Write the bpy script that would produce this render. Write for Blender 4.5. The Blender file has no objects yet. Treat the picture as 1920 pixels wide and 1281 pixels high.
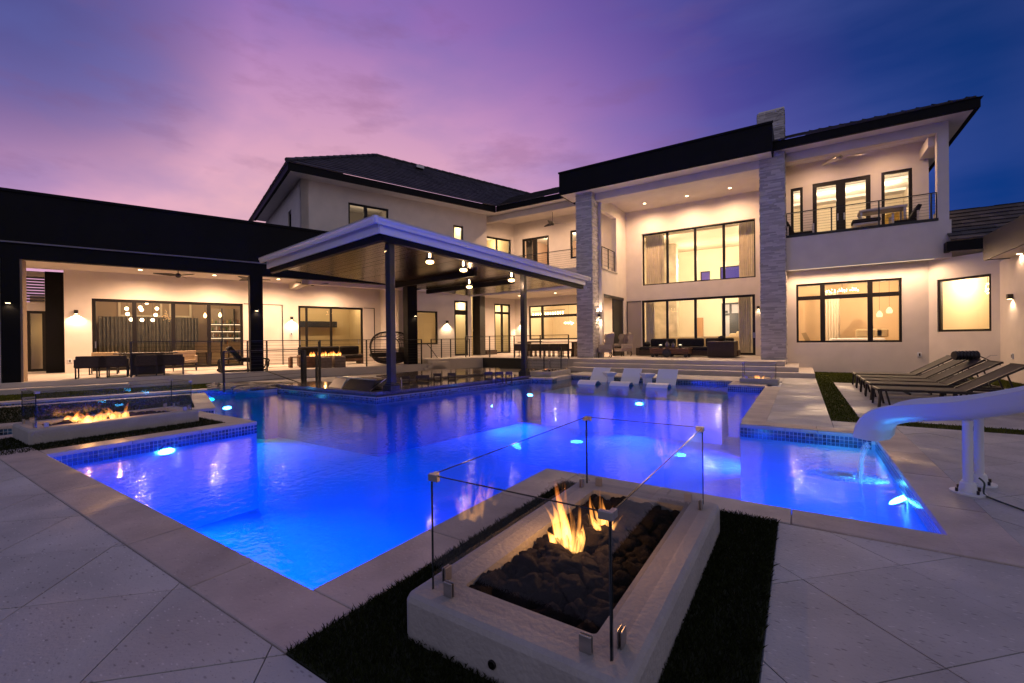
import bpy, math, random
from mathutils import Vector, Matrix, noise
random.seed(7)
C = bpy.context.scene.collection
SC = bpy.context.scene
R = math.radians
# ------------------------------------------------------------------ camera
F_PX, YAW, PITCH, ROLL = 828.31, -0.57868, -0.0032432, -0.0114415
EYE = Vector((0, 0, 1.35))
def _axes():
    cy, sy = math.cos(YAW), math.sin(YAW); cp, sp = math.cos(PITCH), math.sin(PITCH); cr, sr = math.cos(ROLL), math.sin(ROLL)
    Rz = Matrix(((cy, -sy, 0), (sy, cy, 0), (0, 0, 1)))
    Rx = Matrix(((1, 0, 0), (0, cp, sp), (0, -sp, cp)))
    Ry = Matrix(((cr, 0, sr), (0, 1, 0), (-sr, 0, cr)))
    return Ry @ Rx @ Rz
AX = _axes()
cam = bpy.data.cameras.new('camera'); cam.sensor_width = 36; cam.lens = F_PX / 1920 * 36; cam.clip_start = .05; cam.clip_end = 3000
camo = bpy.data.objects.new('camera', cam); C.objects.link(camo)
camo.matrix_world = Matrix.Translation(EYE) @ Matrix((AX[0], AX[2], -AX[1])).transposed().to_4x4()
SC.camera = camo
# ------------------------------------------------------------------ world: dusk sky after sunset
W = bpy.data.worlds.new('World'); SC.world = W; W.use_nodes = True
wn = W.node_tree.nodes; wl = W.node_tree.links; wn.clear()
def N(t, **k):
    n = wn.new(t)
    for a, b in k.items(): setattr(n, a, b)
    return n
def mth(op, a, b=None, c=None, clamp=False):
    n = N('ShaderNodeMath', operation=op); n.use_clamp = clamp
    for i, v in enumerate((a, b, c)):
        if v is None: continue
        if isinstance(v, (int, float)): n.inputs[i].default_value = v
        else: wl.new(v, n.inputs[i])
    return n.outputs[0]
def ramp(fac, stops):
    n = N('ShaderNodeValToRGB'); wl.new(fac, n.inputs[0]); e = n.color_ramp.elements
    while len(e) < len(stops): e.new(.5)
    for el, (p, c) in zip(e, stops): el.position = p; el.color = (*c, 1)
    return n.outputs[0]
def mixc(fac, a, b, mode='MIX'):
    n = N('ShaderNodeMix', data_type='RGBA', blend_type=mode)
    for i, v in ((0, fac), (6, a), (7, b)):
        if isinstance(v, (int, float)): n.inputs[i].default_value = v
        elif isinstance(v, tuple): n.inputs[i].default_value = (*v, 1)
        else: wl.new(v, n.inputs[i])
    return n.outputs[2]
tc = N('ShaderNodeTexCoord'); sep = N('ShaderNodeSeparateXYZ'); wl.new(tc.outputs['Generated'], sep.inputs[0])
GLOW = Vector((-.80, .60, .06)).normalized()          # where the sun went down, behind the house
dot = N('ShaderNodeVectorMath', operation='DOT_PRODUCT'); wl.new(tc.outputs['Generated'], dot.inputs[0]); dot.inputs[1].default_value = GLOW
ang = mth('MULTIPLY_ADD', dot.outputs['Value'], .5, .5)
z = sep.outputs['Z']
hor = ramp(ang, [(0, (.36, .32, .40)), (.45, (.29, .265, .36)), (.61, (.03, .055, .22)), (.69, (.004, .038, .215)), (.745, (.016, .05, .26)), (.835, (.10, .08, .36)), (.89, (.37, .20, .49)), (.945, (.78, .40, .585)), (1, (.93, .52, .52))])  # both ramps: low end, unseen behind the camera, raised to light the deck
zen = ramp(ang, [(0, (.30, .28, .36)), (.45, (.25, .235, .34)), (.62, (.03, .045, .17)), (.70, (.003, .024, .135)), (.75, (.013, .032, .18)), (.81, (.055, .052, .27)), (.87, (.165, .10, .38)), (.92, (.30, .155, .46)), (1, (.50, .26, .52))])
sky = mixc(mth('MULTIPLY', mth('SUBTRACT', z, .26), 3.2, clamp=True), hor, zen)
dl = N('ShaderNodeVectorMath', operation='DOT_PRODUCT'); wl.new(tc.outputs['Generated'], dl.inputs[0]); dl.inputs[1].default_value = Vector((-.88, .13, .47)).normalized()
sky = mixc(ramp(dl.outputs['Value'], [(.962, (0, 0, 0)), (1, (.9, .9, .9))]), sky, (.062, .078, .27))
# blue gaps and wisps of cloud
mp = N('ShaderNodeMapping'); wl.new(tc.outputs['Generated'], mp.inputs[0]); mp.inputs['Rotation'].default_value = (R(28), R(-14), R(30)); mp.inputs['Scale'].default_value = (1.3, 3.2, 6.5)
n1 = N('ShaderNodeTexNoise'); wl.new(mp.outputs[0], n1.inputs['Vector']); n1.inputs['Scale'].default_value = 1.5; n1.inputs['Detail'].default_value = 5; n1.inputs['Roughness'].default_value = .5
gap = mth('MULTIPLY', ramp(n1.outputs['Fac'], [(.42, (0, 0, 0)), (.66, (1, 1, 1))]), ramp(ang, [(.6, (0, 0, 0)), (.85, (.55, .55, .55))]))
sky = mixc(gap, sky, mixc(.6, sky, (.12, .15, .46)))
mp2 = N('ShaderNodeMapping'); wl.new(tc.outputs['Generated'], mp2.inputs[0]); mp2.inputs['Rotation'].default_value = (R(10), R(8), R(-20)); mp2.inputs['Scale'].default_value = (2.2, 2.2, 7); mp2.inputs['Location'].default_value = (3.1, 1.7, .4)
n2 = N('ShaderNodeTexNoise'); wl.new(mp2.outputs[0], n2.inputs['Vector']); n2.inputs['Scale'].default_value = 2.1; n2.inputs['Detail'].default_value = 8; n2.inputs['Roughness'].default_value = .58
wisp = mth('MULTIPLY', ramp(n2.outputs['Fac'], [(.53, (0, 0, 0)), (.66, (1, 1, 1))]), ramp(ang, [(.74, (.0, .0, .0)), (.93, (.42, .42, .42))]))
sky = mixc(wisp, sky, mixc(.65, sky, (.22, .09, .20)))
sky = mixc(mth('LESS_THAN', z, -.02), sky, (.03, .028, .04))
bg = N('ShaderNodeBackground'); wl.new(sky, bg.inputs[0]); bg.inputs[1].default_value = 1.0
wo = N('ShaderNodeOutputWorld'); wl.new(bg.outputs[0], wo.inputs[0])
# the last of the afterglow: a very weak, very soft sun on the horizon
sl = bpy.data.lights.new('afterglow_sun', 'SUN'); sl.energy = .05; sl.angle = R(40); sl.color = (1, .62, .62)
so = bpy.data.objects.new('afterglow_sun', sl); C.objects.link(so); so.rotation_euler = Vector((-.80, .60, .20)).to_track_quat('Z', 'Y').to_euler()
SC.view_settings.view_transform = 'Standard'; SC.view_settings.look = 'None'; SC.view_settings.exposure = 0; SC.view_settings.gamma = 1
SC.view_settings.use_curve_mapping = False
cy = SC.cycles; cy.use_denoising = True; cy.max_bounces = 7; cy.diffuse_bounces = 3; cy.glossy_bounces = 4; cy.transmission_bounces = 4; cy.transparent_max_bounces = 24
cy.sample_clamp_indirect = 3; cy.caustics_reflective = False; cy.caustics_refractive = False; cy.volume_step_rate = 1
SC.render.engine = 'CYCLES'
WARM = (1, .60, .35); POOLBLUE = (.0, .046, 1); RWARM = (1, .77, .50)
# ------------------------------------------------------------------ rays through the lens, used to measure the place
def ray(px, py):
    return AX.transposed() @ Vector(((px - 960) / F_PX, 1, -(py - 640.5) / F_PX))
def onZ(px, py, z=0):
    d = ray(px, py); return EYE + d * ((z - EYE.z) / d.z)
def onX(px, py, X):
    d = ray(px, py); return EYE + d * (X / d.x)
def upZ(px, py, P):
    d = ray(px, py); return EYE.z + d.z * (d.x * P[0] + d.y * P[1]) / (d.x ** 2 + d.y ** 2)
UA = 0.334388
U = Vector((math.sin(UA), math.cos(UA), 0)); NN = Vector((math.cos(UA), -math.sin(UA), 0))
class Fr:                                  # a vertical wall plane: a along it, d out of it, z up
    def __init__(s, o, e, out): s.o = Vector((o[0], o[1], 0)); s.e = Vector((e[0], e[1], 0)).normalized(); s.out = Vector((out[0], out[1], 0)).normalized()
    def P(s, a, d, z): return s.o + s.e * a + s.out * d + Vector((0, 0, z))
    def px(s, x, y, d=0):
        r = ray(x, y); o = s.o + s.out * d; t = (o - EYE).dot(s.out) / r.dot(s.out); p = EYE + r * t
        return (p - s.o).dot(s.e), p.z
    def a(s, x, d=0): return s.px(x, 640, d)[0]
    def z(s, x, y, d=0): return s.px(x, y, d)[1]
def VF(Y): return Fr((0, Y), (1, 0), (0, -1))
def LF(n): return Fr(NN * n, U, NN)
def XF(X): return Fr((X, 0), (0, 1), (1, 0))    # faces +X
WORLD = Fr((0, 0), (1, 0), (0, 1))
def IDT(a, d, z): return Vector((a, d, z))
# ------------------------------------------------------------------ mesh builder
class MB:
    def __init__(s): s.v = []; s.f = []; s.sm = False
    def add(s, vs, fs):
        o = len(s.v); s.v += [tuple(p) for p in vs]; s.f += [tuple(i + o for i in f) for f in fs]; return s
    def box(s, a0, a1, d0, d1, z0, z1, T=IDT):
        vs = [T(a, d, z) for z in (z0, z1) for d in (d0, d1) for a in (a0, a1)]
        return s.add(vs, [(0, 2, 3, 1), (4, 5, 7, 6), (0, 1, 5, 4), (2, 6, 7, 3), (0, 4, 6, 2), (1, 3, 7, 5)])
    def bar(s, p, q, w, h, up=(0, 0, 1)):
        p, q = Vector(p), Vector(q); t = (q - p).normalized(); up = Vector(up)
        sd = t.cross(up)
        if sd.length < 1e-4: sd = t.cross(Vector((1, 0, 0)))
        sd.normalize(); u2 = sd.cross(t); vs = []
        for c in (p, q):
            for i, j in ((-1, -1), (1, -1), (1, 1), (-1, 1)): vs.append(c + sd * (i * w / 2) + u2 * (j * h / 2))
        return s.add(vs, [(0, 3, 2, 1), (4, 5, 6, 7), (0, 1, 5, 4), (1, 2, 6, 5), (2, 3, 7, 6), (3, 0, 4, 7)])
    def cyl(s, p, q, r0, r1=None, n=12, cap=True):
        p, q = Vector(p), Vector(q); r1 = r0 if r1 is None else r1; t = (q - p).normalized()
        x = t.cross(Vector((0, 0, 1)));  x = x if x.length > 1e-3 else t.cross(Vector((0, 1, 0))); x.normalize(); y = t.cross(x)
        vs = [c + (x * math.cos(2 * math.pi * i / n) + y * math.sin(2 * math.pi * i / n)) * r for c, r in ((p, r0), (q, r1)) for i in range(n)]
        fs = [(i, (i + 1) % n, n + (i + 1) % n, n + i) for i in range(n)]
        if cap: fs += [tuple(range(n - 1, -1, -1)), tuple(range(n, 2 * n))]
        return s.add(vs, fs)
    def tube(s, pts, r, n=8):
        pts = [Vector(p) for p in pts]; vs = []; x = None
        for k, p in enumerate(pts):
            t = (pts[min(k + 1, len(pts) - 1)] - pts[max(k - 1, 0)]).normalized()
            if x is None:
                x = t.cross(Vector((0, 0, 1))); x = x if x.length > 1e-3 else t.cross(Vector((0, 1, 0)))
            x = (x - t * x.dot(t)).normalized(); y = t.cross(x); rr = r[k] if isinstance(r, (list, tuple)) else r
            vs += [p + (x * math.cos(2 * math.pi * i / n) + y * math.sin(2 * math.pi * i / n)) * rr for i in range(n)]
        fs = [(k * n + i, k * n + (i + 1) % n, (k + 1) * n + (i + 1) % n, (k + 1) * n + i) for k in range(len(pts) - 1) for i in range(n)]
        fs += [tuple(range(n - 1, -1, -1)), tuple(range((len(pts) - 1) * n, len(pts) * n))]
        return s.add(vs, fs)
    def prism(s, poly, z0, z1, T=IDT):
        n = len(poly); ar = sum(poly[i][0] * poly[(i + 1) % n][1] - poly[(i + 1) % n][0] * poly[i][1] for i in range(n))
        if ar < 0: poly = poly[::-1]
        vs = [T(p[0], p[1], z0) for p in poly] + [T(p[0], p[1], z1) for p in poly]
        return s.add(vs, [tuple(range(n - 1, -1, -1)), tuple(range(n, 2 * n))] + [(i, (i + 1) % n, n + (i + 1) % n, n + i) for i in range(n)])
    def lathe(s, prof, c=(0, 0, 0), n=16):
        c = Vector(c); vs = [c + Vector((r * math.cos(2 * math.pi * i / n), r * math.sin(2 * math.pi * i / n), z)) for r, z in prof for i in range(n)]
        fs = [(k * n + i, k * n + (i + 1) % n, (k + 1) * n + (i + 1) % n, (k + 1) * n + i) for k in range(len(prof) - 1) for i in range(n)]
        fs += [tuple(range(n - 1, -1, -1)), tuple(range((len(prof) - 1) * n, len(prof) * n))]
        return s.add(vs, fs)
    def slab(s, quad, dz):                 # four 3-D corners, thickness downwards
        q = [Vector(p) for p in quad]; b = [p - Vector((0, 0, dz)) for p in q]
        return s.add(b + q, [(3, 2, 1, 0), (4, 5, 6, 7), (0, 1, 5, 4), (1, 2, 6, 5), (2, 3, 7, 6), (3, 0, 4, 7)])
    def quad(s, *q): return s.add(q, [tuple(range(len(q)))])
MWD = {}
def mw(o): return MWD.get(o.name, Matrix())
def link(o, parent=None, M=None):
    C.objects.link(o)
    if parent is not None: o.parent = parent; MWD[o.name] = mw(parent)
    else: MWD[o.name] = M or Matrix()
def thing(name, label, cat, loc=(0, 0, 0), rz=0, group=None):
    o = bpy.data.objects.new(name, None); o.location = loc; o.rotation_euler = (0, 0, rz); o.empty_display_size = .2
    link(o, None, Matrix.Translation(Vector(loc)) @ Matrix.Rotation(rz, 4, 'Z')); tag(o, label, cat, group); return o
def tag(o, label=None, cat=None, group=None, kind=None):
    for k, v in (('label', label), ('category', cat), ('group', group), ('kind', kind)):
        if v: o[k] = v
    return o
def obj(name, mb, m, parent=None, local=False, bevel=0, smooth=False, kind=None, base=None):
    """one mesh object; the builder holds world coordinates unless local"""
    me = bpy.data.meshes.new(name); vs = mb.v
    M = Matrix()
    if parent is not None and not local:
        inv = mw(parent).inverted(); vs = [inv @ Vector(p) for p in vs]
    elif parent is None and base is not None:
        b = Vector(base); vs = [Vector(p) - b for p in vs]; M = Matrix.Translation(b)
    me.from_pydata([tuple(p) for p in vs], [], mb.f); me.update()
    for mm in (m if isinstance(m, (list, tuple)) else [m]): me.materials.append(mm)
    if smooth: me.polygons.foreach_set('use_smooth', [True] * len(me.polygons))
    o = bpy.data.objects.new(name, me); link(o, parent, M)
    if parent is None and base is not None: o.location = base
    if bevel:
        b = o.modifiers.new('bevel', 'BEVEL'); b.width = bevel; b.segments = 2; b.limit_method = 'ANGLE'; b.angle_limit = R(40)
    if kind: o['kind'] = kind
    return o
def copy_thing(root, loc, rz, label=None, scale=None):
    r = root.copy(); C.objects.link(r); r.location = loc; r.rotation_euler = (0, 0, rz)
    if scale: r.scale = scale
    if label: r['label'] = label
    def rec(src, dst):
        for ch in list(src.children):
            c = ch.copy(); C.objects.link(c); c.parent = dst; rec(ch, c)
    rec(root, r); MWD[r.name] = Matrix.Translation(Vector(loc)) @ Matrix.Rotation(rz, 4, 'Z'); return r
def lamp(kind, loc, power, color=WARM, parent=None, size=.1, target=None, angle=2.2, blend=.6, size_y=None, spread=None, scatter=False):
    l = bpy.data.lights.new(kind.lower() + '_light', kind); l.energy = power; l.color = color
    if kind == 'AREA':
        l.shape = 'RECTANGLE'; l.size = size; l.size_y = size_y or size
        if spread: l.spread = spread
    else: l.shadow_soft_size = size
    if kind == 'SPOT': l.spot_size = angle; l.spot_blend = blend
    if scatter:                            # light carried further by the water
        l.use_nodes = True; t = l.node_tree; e = next(n for n in t.nodes if n.type == 'EMISSION'); f = t.nodes.new('ShaderNodeLightFalloff'); f.inputs['Strength'].default_value = 1; t.links.new(f.outputs['Linear'], e.inputs['Strength'])
    o = bpy.data.objects.new(kind.lower() + '_light', l); C.objects.link(o)
    M = Matrix.Translation(Vector(loc))
    if kind != 'POINT':
        d = (Vector(target) - Vector(loc)) if target is not None else Vector((0, 0, -1))
        M = M @ d.to_track_quat('-Z', 'Y').to_matrix().to_4x4()
    if parent is not None: o.parent = parent; M = mw(parent).inverted() @ M
    o.matrix_local = M
    return o
# ------------------------------------------------------------------ materials
MATS = {}
def mat(name, col, rough=.6, metal=0, var=0, vscale=6, bump=0, bscale=30, spec=.5, col2=None, island=0, stretch=None, coat=0, trans=0, emit=None, estr=0, detail=6, objrand=0, wet=0):
    if name in MATS: return MATS[name]
    m = bpy.data.materials.new(name); m.use_nodes = True; nt = m.node_tree; b = nt.nodes['Principled BSDF']; L = nt.links
    b.inputs['Base Color'].default_value = (*col, 1); b.inputs['Roughness'].default_value = rough; b.inputs['Metallic'].default_value = metal
    b.inputs['Specular IOR Level'].default_value = spec; b.inputs['Coat Weight'].default_value = coat
    if trans: b.inputs['Transmission Weight'].default_value = trans
    if emit: b.inputs['Emission Color'].default_value = (*emit, 1); b.inputs['Emission Strength'].default_value = estr
    t = nt.nodes.new('ShaderNodeTexCoord'); src = t.outputs['Object']
    if stretch:
        mp = nt.nodes.new('ShaderNodeMapping'); mp.inputs['Scale'].default_value = stretch; L.new(src, mp.inputs[0]); src = mp.outputs[0]
    out = None
    if var or col2:
        n = nt.nodes.new('ShaderNodeTexNoise'); n.inputs['Scale'].default_value = vscale; n.inputs['Detail'].default_value = detail; L.new(src, n.inputs['Vector'])
        r = nt.nodes.new('ShaderNodeValToRGB'); L.new(n.outputs['Fac'], r.inputs[0])
        c2 = col2 or tuple(c * (1 - var) for c in col); r.color_ramp.elements[0].position = .35; r.color_ramp.elements[1].position = .68
        r.color_ramp.elements[0].color = (*c2, 1); r.color_ramp.elements[1].color = (*(col if col2 else tuple(min(1, c * (1 + var * .4)) for c in col)), 1)
        out = r.outputs[0]
    if island:
        g = nt.nodes.new('ShaderNodeNewGeometry'); mr = nt.nodes.new('ShaderNodeMapRange'); L.new(g.outputs['Random Per Island'], mr.inputs[0])
        mr.inputs['To Min'].default_value = 1 - island; mr.inputs['To Max'].default_value = 1 + island
        mx = nt.nodes.new('ShaderNodeMix'); mx.data_type = 'RGBA'; mx.blend_type = 'MULTIPLY'; mx.inputs[0].default_value = 1
        if out: L.new(out, mx.inputs[6])
        else: mx.inputs[6].default_value = (*col, 1)
        L.new(mr.outputs[0], mx.inputs[7]); out = mx.outputs[2]
    if objrand and out:
        oi = nt.nodes.new('ShaderNodeObjectInfo'); mr = nt.nodes.new('ShaderNodeMapRange'); L.new(oi.outputs['Random'], mr.inputs[0]); mr.inputs['To Min'].default_value = 1 - objrand; mr.inputs['To Max'].default_value = 1 + objrand
        mx = nt.nodes.new('ShaderNodeMix'); mx.data_type = 'RGBA'; mx.blend_type = 'MULTIPLY'; mx.inputs[0].default_value = 1; L.new(out, mx.inputs[6]); L.new(mr.outputs[0], mx.inputs[7]); out = mx.outputs[2]
    if wet:
        n = nt.nodes.new('ShaderNodeTexNoise'); n.inputs['Scale'].default_value = wet; n.inputs['Detail'].default_value = 5; n.inputs['Distortion'].default_value = .6; L.new(src, n.inputs['Vector'])
        r2 = nt.nodes.new('ShaderNodeMapRange'); L.new(n.outputs['Fac'], r2.inputs[0]); r2.inputs['From Min'].default_value = .50; r2.inputs['From Max'].default_value = .66; r2.inputs['To Min'].default_value = rough; r2.inputs['To Max'].default_value = rough * .42; L.new(r2.outputs[0], b.inputs['Roughness'])
    if out: L.new(out, b.inputs['Base Color'])
    if bump:
        n = nt.nodes.new('ShaderNodeTexNoise'); n.inputs['Scale'].default_value = bscale; n.inputs['Detail'].default_value = 4; L.new(src, n.inputs['Vector'])
        bp = nt.nodes.new('ShaderNodeBump'); bp.inputs['Strength'].default_value = bump; bp.inputs['Distance'].default_value = .02; L.new(n.outputs['Fac'], bp.inputs['Height']); L.new(bp.outputs[0], b.inputs['Normal'])
    MATS[name] = m; return m
def emitter(name, col, s):
    if name in MATS: return MATS[name]
    m = bpy.data.materials.new(name); m.use_nodes = True; nt = m.node_tree; nt.nodes.clear()
    e = nt.nodes.new('ShaderNodeEmission'); e.inputs[0].default_value = (*col, 1); e.inputs[1].default_value = s
    o = nt.nodes.new('ShaderNodeOutputMaterial'); nt.links.new(e.outputs[0], o.inputs[0]); MATS[name] = m; return m
def thin_glass(name, tint=(.93, .95, .95), ior=1.5, rough=0, boost=1):
    if name in MATS: return MATS[name]
    m = bpy.data.materials.new(name); m.use_nodes = True; nt = m.node_tree; nt.nodes.clear()
    tr = nt.nodes.new('ShaderNodeBsdfTransparent'); tr.inputs[0].default_value = (*tint, 1)
    gl = nt.nodes.new('ShaderNodeBsdfGlossy'); gl.inputs['Roughness'].default_value = rough
    fr = nt.nodes.new('ShaderNodeFresnel'); g = nt.nodes.new('ShaderNodeNewGeometry'); mi = nt.nodes.new('ShaderNodeMix'); mi.inputs[2].default_value = ior; mi.inputs[3].default_value = 1 / ior
    nt.links.new(g.outputs['Backfacing'], mi.inputs[0]); nt.links.new(mi.outputs[0], fr.inputs[0])      # same sheet of glass from either side
    ml = nt.nodes.new('ShaderNodeMath'); ml.operation = 'MULTIPLY'; ml.use_clamp = True; ml.inputs[1].default_value = boost; nt.links.new(fr.outputs[0], ml.inputs[0])
    mx = nt.nodes.new('ShaderNodeMixShader'); o = nt.nodes.new('ShaderNodeOutputMaterial')
    nt.links.new(ml.outputs[0], mx.inputs[0]); nt.links.new(tr.outputs[0], mx.inputs[1]); nt.links.new(gl.outputs[0], mx.inputs[2]); nt.links.new(mx.outputs[0], o.inputs[0])
    MATS[name] = m; return m
STUCCO = mat('stucco', (.72, .66, .60), .9, var=.06, vscale=2, bump=.25, bscale=60)
def shade_mat(name, col):
    m = bpy.data.materials.new(name); m.use_nodes = True; nt = m.node_tree; nt.nodes.clear(); a = nt.nodes.new('ShaderNodeBsdfDiffuse'); t = nt.nodes.new('ShaderNodeBsdfTranslucent'); x = nt.nodes.new('ShaderNodeMixShader'); o = nt.nodes.new('ShaderNodeOutputMaterial')
    for n_ in (a, t): n_.inputs[0].default_value = (*col, 1)
    x.inputs[0].default_value = .6; nt.links.new(a.outputs[0], x.inputs[1]); nt.links.new(t.outputs[0], x.inputs[2]); nt.links.new(x.outputs[0], o.inputs[0]); return m
CSHADE = shade_mat('cream_shade', (.80, .70, .48))
WHITE = mat('white_paint', (.78, .75, .72), .5, var=.04, vscale=3)
BLACK = mat('black_metal', (.012, .012, .014), .38, var=.3, vscale=3)
FRAME = mat('bronze_frame', (.010, .008, .007), .45, spec=.3)
FASCIA = mat('dark_fascia', (.0045, .0045, .006), .6, var=.3, vscale=1.5, spec=.15)
ROOF = mat('roof_tile', (.055, .05, .055), .75, island=.35, bump=.4, bscale=20)
PAVER = mat('paver', (.48, .47, .455), .72, var=.20, vscale=1.6, bump=.25, bscale=55, island=.03, objrand=.07, wet=.8)
def fleck(m, amt=1):
    nt = m.node_tree; L = nt.links; b = nt.nodes['Principled BSDF']; src = b.inputs['Base Color'].links[0].from_socket
    t = nt.nodes.new('ShaderNodeTexCoord'); col = src
    for sc, st_, lo, c, off in ((1, (26, 70, 40), .085, (.085, .075, .07), 0), (1, (34, 90, 40), .075, (.74, .72, .70), 11), (1, (60, 150, 80), .10, (.20, .18, .17), 5)):
        mp = nt.nodes.new('ShaderNodeMapping'); mp.inputs['Scale'].default_value = st_; mp.inputs['Rotation'].default_value = (0, 0, R(33)); mp.inputs['Location'].default_value = (off, off, 0); L.new(t.outputs['Object'], mp.inputs[0])
        v = nt.nodes.new('ShaderNodeTexVoronoi'); v.inputs['Scale'].default_value = sc; v.voronoi_dimensions = '2D'; L.new(mp.outputs[0], v.inputs['Vector'])
        s = nt.nodes.new('ShaderNodeSeparateColor'); L.new(v.outputs['Color'], s.inputs[0])
        k = nt.nodes.new('ShaderNodeMath'); k.operation = 'LESS_THAN'; k.inputs[1].default_value = lo * .55; L.new(s.outputs[0], k.inputs[0])
        d = nt.nodes.new('ShaderNodeMapRange'); L.new(v.outputs['Distance'], d.inputs[0]); d.inputs['From Min'].default_value = .42; d.inputs['From Max'].default_value = .18
        q = nt.nodes.new('ShaderNodeMath'); q.operation = 'MULTIPLY'; L.new(k.outputs[0], q.inputs[0]); L.new(d.outputs[0], q.inputs[1])
        q2 = nt.nodes.new('ShaderNodeMath'); q2.operation = 'MULTIPLY'; q2.inputs[1].default_value = .8 * amt; L.new(q.outputs[0], q2.inputs[0])
        mx = nt.nodes.new('ShaderNodeMix'); mx.data_type = 'RGBA'; L.new(q2.outputs[0], mx.inputs[0]); L.new(col, mx.inputs[6]); mx.inputs[7].default_value = (*c, 1); col = mx.outputs[2]
    L.new(col, b.inputs['Base Color']); return m
fleck(PAVER, .62)
COPE = mat('coping', (.47, .405, .365), .6, var=.2, vscale=3, bump=.2, bscale=45, objrand=.08, wet=.9)
fleck(COPE, .3)
PLASTER = mat('pool_plaster', (.80, .84, .88), .7, var=.05, vscale=1.2)
TILE = mat('pool_tile', (.05, .10, .17), .15, island=.75, spec=.8)
GLASS = thin_glass('window_glass', (.96, .96, .95), 1.45)
FGLASS = thin_glass('fire_glass', (.90, .92, .93), 1.5, boost=1.3)
CONC = mat('concrete', (.38, .36, .345), .8, var=.12, vscale=4, bump=.35, bscale=40)
TERR = mat('terrace_stone', (.50, .45, .40), .6, var=.1, vscale=1.5, bump=.1, bscale=30)
TURF = mat('turf', (.020, .026, .008), 1, var=.4, vscale=40, island=.4, spec=.05)
LAWN = mat('lawn', (.085, .10, .014), 1, var=.3, vscale=30, island=.3, spec=.05)
LAWNB = mat('lawn_base', (.05, .06, .012), 1, var=.4, vscale=60, spec=.05)
TURFB = mat('turf_base', (.02, .026, .010), 1, var=.4, vscale=60)
LAVA = mat('lava_rock', (.034, .027, .027), .95, var=.5, vscale=25, bump=1, bscale=60, spec=.2)
STONE = mat('ledge_stone', (.52, .49, .48), .8, island=.28, bump=.5, bscale=25)
WICKER = mat('wicker', (.055, .035, .025), .7, var=.3, vscale=30, bump=.5, bscale=120)
DKWOOD = mat('dark_wood', (.05, .03, .02), .5, var=.4, vscale=8, stretch=(1, 1, 8))
CUSH = mat('dark_cushion', (.018, .016, .017), .95, var=.3, vscale=10)
LINEN = mat('linen', (.36, .30, .25), .95, var=.15, vscale=30, bump=.3, bscale=200)
SLING = mat('sling_fabric', (.030, .022, .019), .8, var=.2, vscale=40)
BRZ = mat('bronze_metal', (.03, .024, .021), .45, metal=.4)
WPLAST = mat('white_plastic', (.70, .72, .76), .35, spec=.5)
STEEL = mat('steel', (.45, .43, .42), .3, metal=1)
GLOWW = emitter('lamp_glow', (1, .70, .38), 14)
GLOWS = emitter('lamp_glow_soft', (1, .72, .42), 5)
GRANITE = mat('granite', (.16, .13, .12), .12, var=.5, vscale=40, spec=.7)
# ================================================================== SETTING: ground, pool, paving
def st(o): o['kind'] = 'structure'; return o
WZ = -.13                                              # water level
HX0, HX1, HY0, HY1 = -19., 1.17, 1.06, 16.0              # hole in the ground that holds the pool and the sunken bar
g = MB(); B = 900
for a0, a1, b0, b1 in ((-B, HX0, -B, B), (HX1, B, -B, B), (HX0, HX1, -B, HY0), (HX0, HX1, HY1, B)):
    g.quad((a0, b0, -.032), (a1, b0, -.032), (a1, b1, -.032), (a0, b1, -.032))
ground = st(obj('ground', g, mat('ground_mortar', (.05, .045, .045), .95, var=.2, vscale=3)))
def sn(P): P = Vector((P[0], P[1], 0)); return P.dot(U), P.dot(NN)
def xy(s, n): p = U * s + NN * n; return (p.x, p.y)
BAR = [(-8.8, 7.31), (-8.0, 13.5), (-7.25, 13.62), (-7.34, 15.31)]           # edge of the bar platform, near to far
ISL2 = [xy(-12, -11.15), xy(.72, -11.15), xy(.72, -14.75), xy(-12, -14.75)]
lands = [
    [(-8.9, HY0), (HX1, HY0), (HX1, 1.39), (-8.9, 1.39)],
    [(-2.22, HY0), (HX1, HY0), (HX1, 4.07), (-2.22, 4.07)],
    [(.84, HY0), (HX1, HY0), (HX1, HY1), (.84, HY1)],
    [(-.8, 7.72), (HX1, 7.72), (HX1, HY1), (-.8, HY1)],
    [(-1.76, 14.0), (-.7, 14.0), (-.7, HY1), (-1.76, HY1)],
    [(-8.2, 15.31), (-1.7, 15.31), (-1.7, HY1), (-8.2, HY1)],
    [(-10.05, HY0), (-7.85, HY0), (-7.85, 3.95), (-10.05, 3.95)],
    ISL2,
]
west = [(HX0, HY0), xy(-5.6, -15.8), xy(1.55, -15.8), (-13.25, 6.9), (-13.25, 7.29), (-8.8, 7.31), (-8.0, 13.5), (-7.25, 13.62), (-7.34, HY1), (HX0, HY1)]
BARPIT = [(-12.3, 8.35), (-9.45, 8.2), (-8.75, 13.2), (-10.4, 15.1), (-13.1, 12.9)]
basin = MB()
for L in lands: basin.prism(L, -1.55, -.034)
basin.quad((HX0 - .3, HY0 - .3, -1.5), (HX1, HY0 - .3, -1.5), (HX1, HY1, -1.5), (HX0 - .3, HY1, -1.5))
basin.box(-7.3, -1.78, 12.9, 15.3, -1.5, -.42)           # tanning ledge under the white loungers
pool = st(obj('pool_basin', basin, PLASTER))
wb = MB(); wb.prism(west, -1.55, -.034)
st(obj('bar_platform', wb, CONC))
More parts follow.
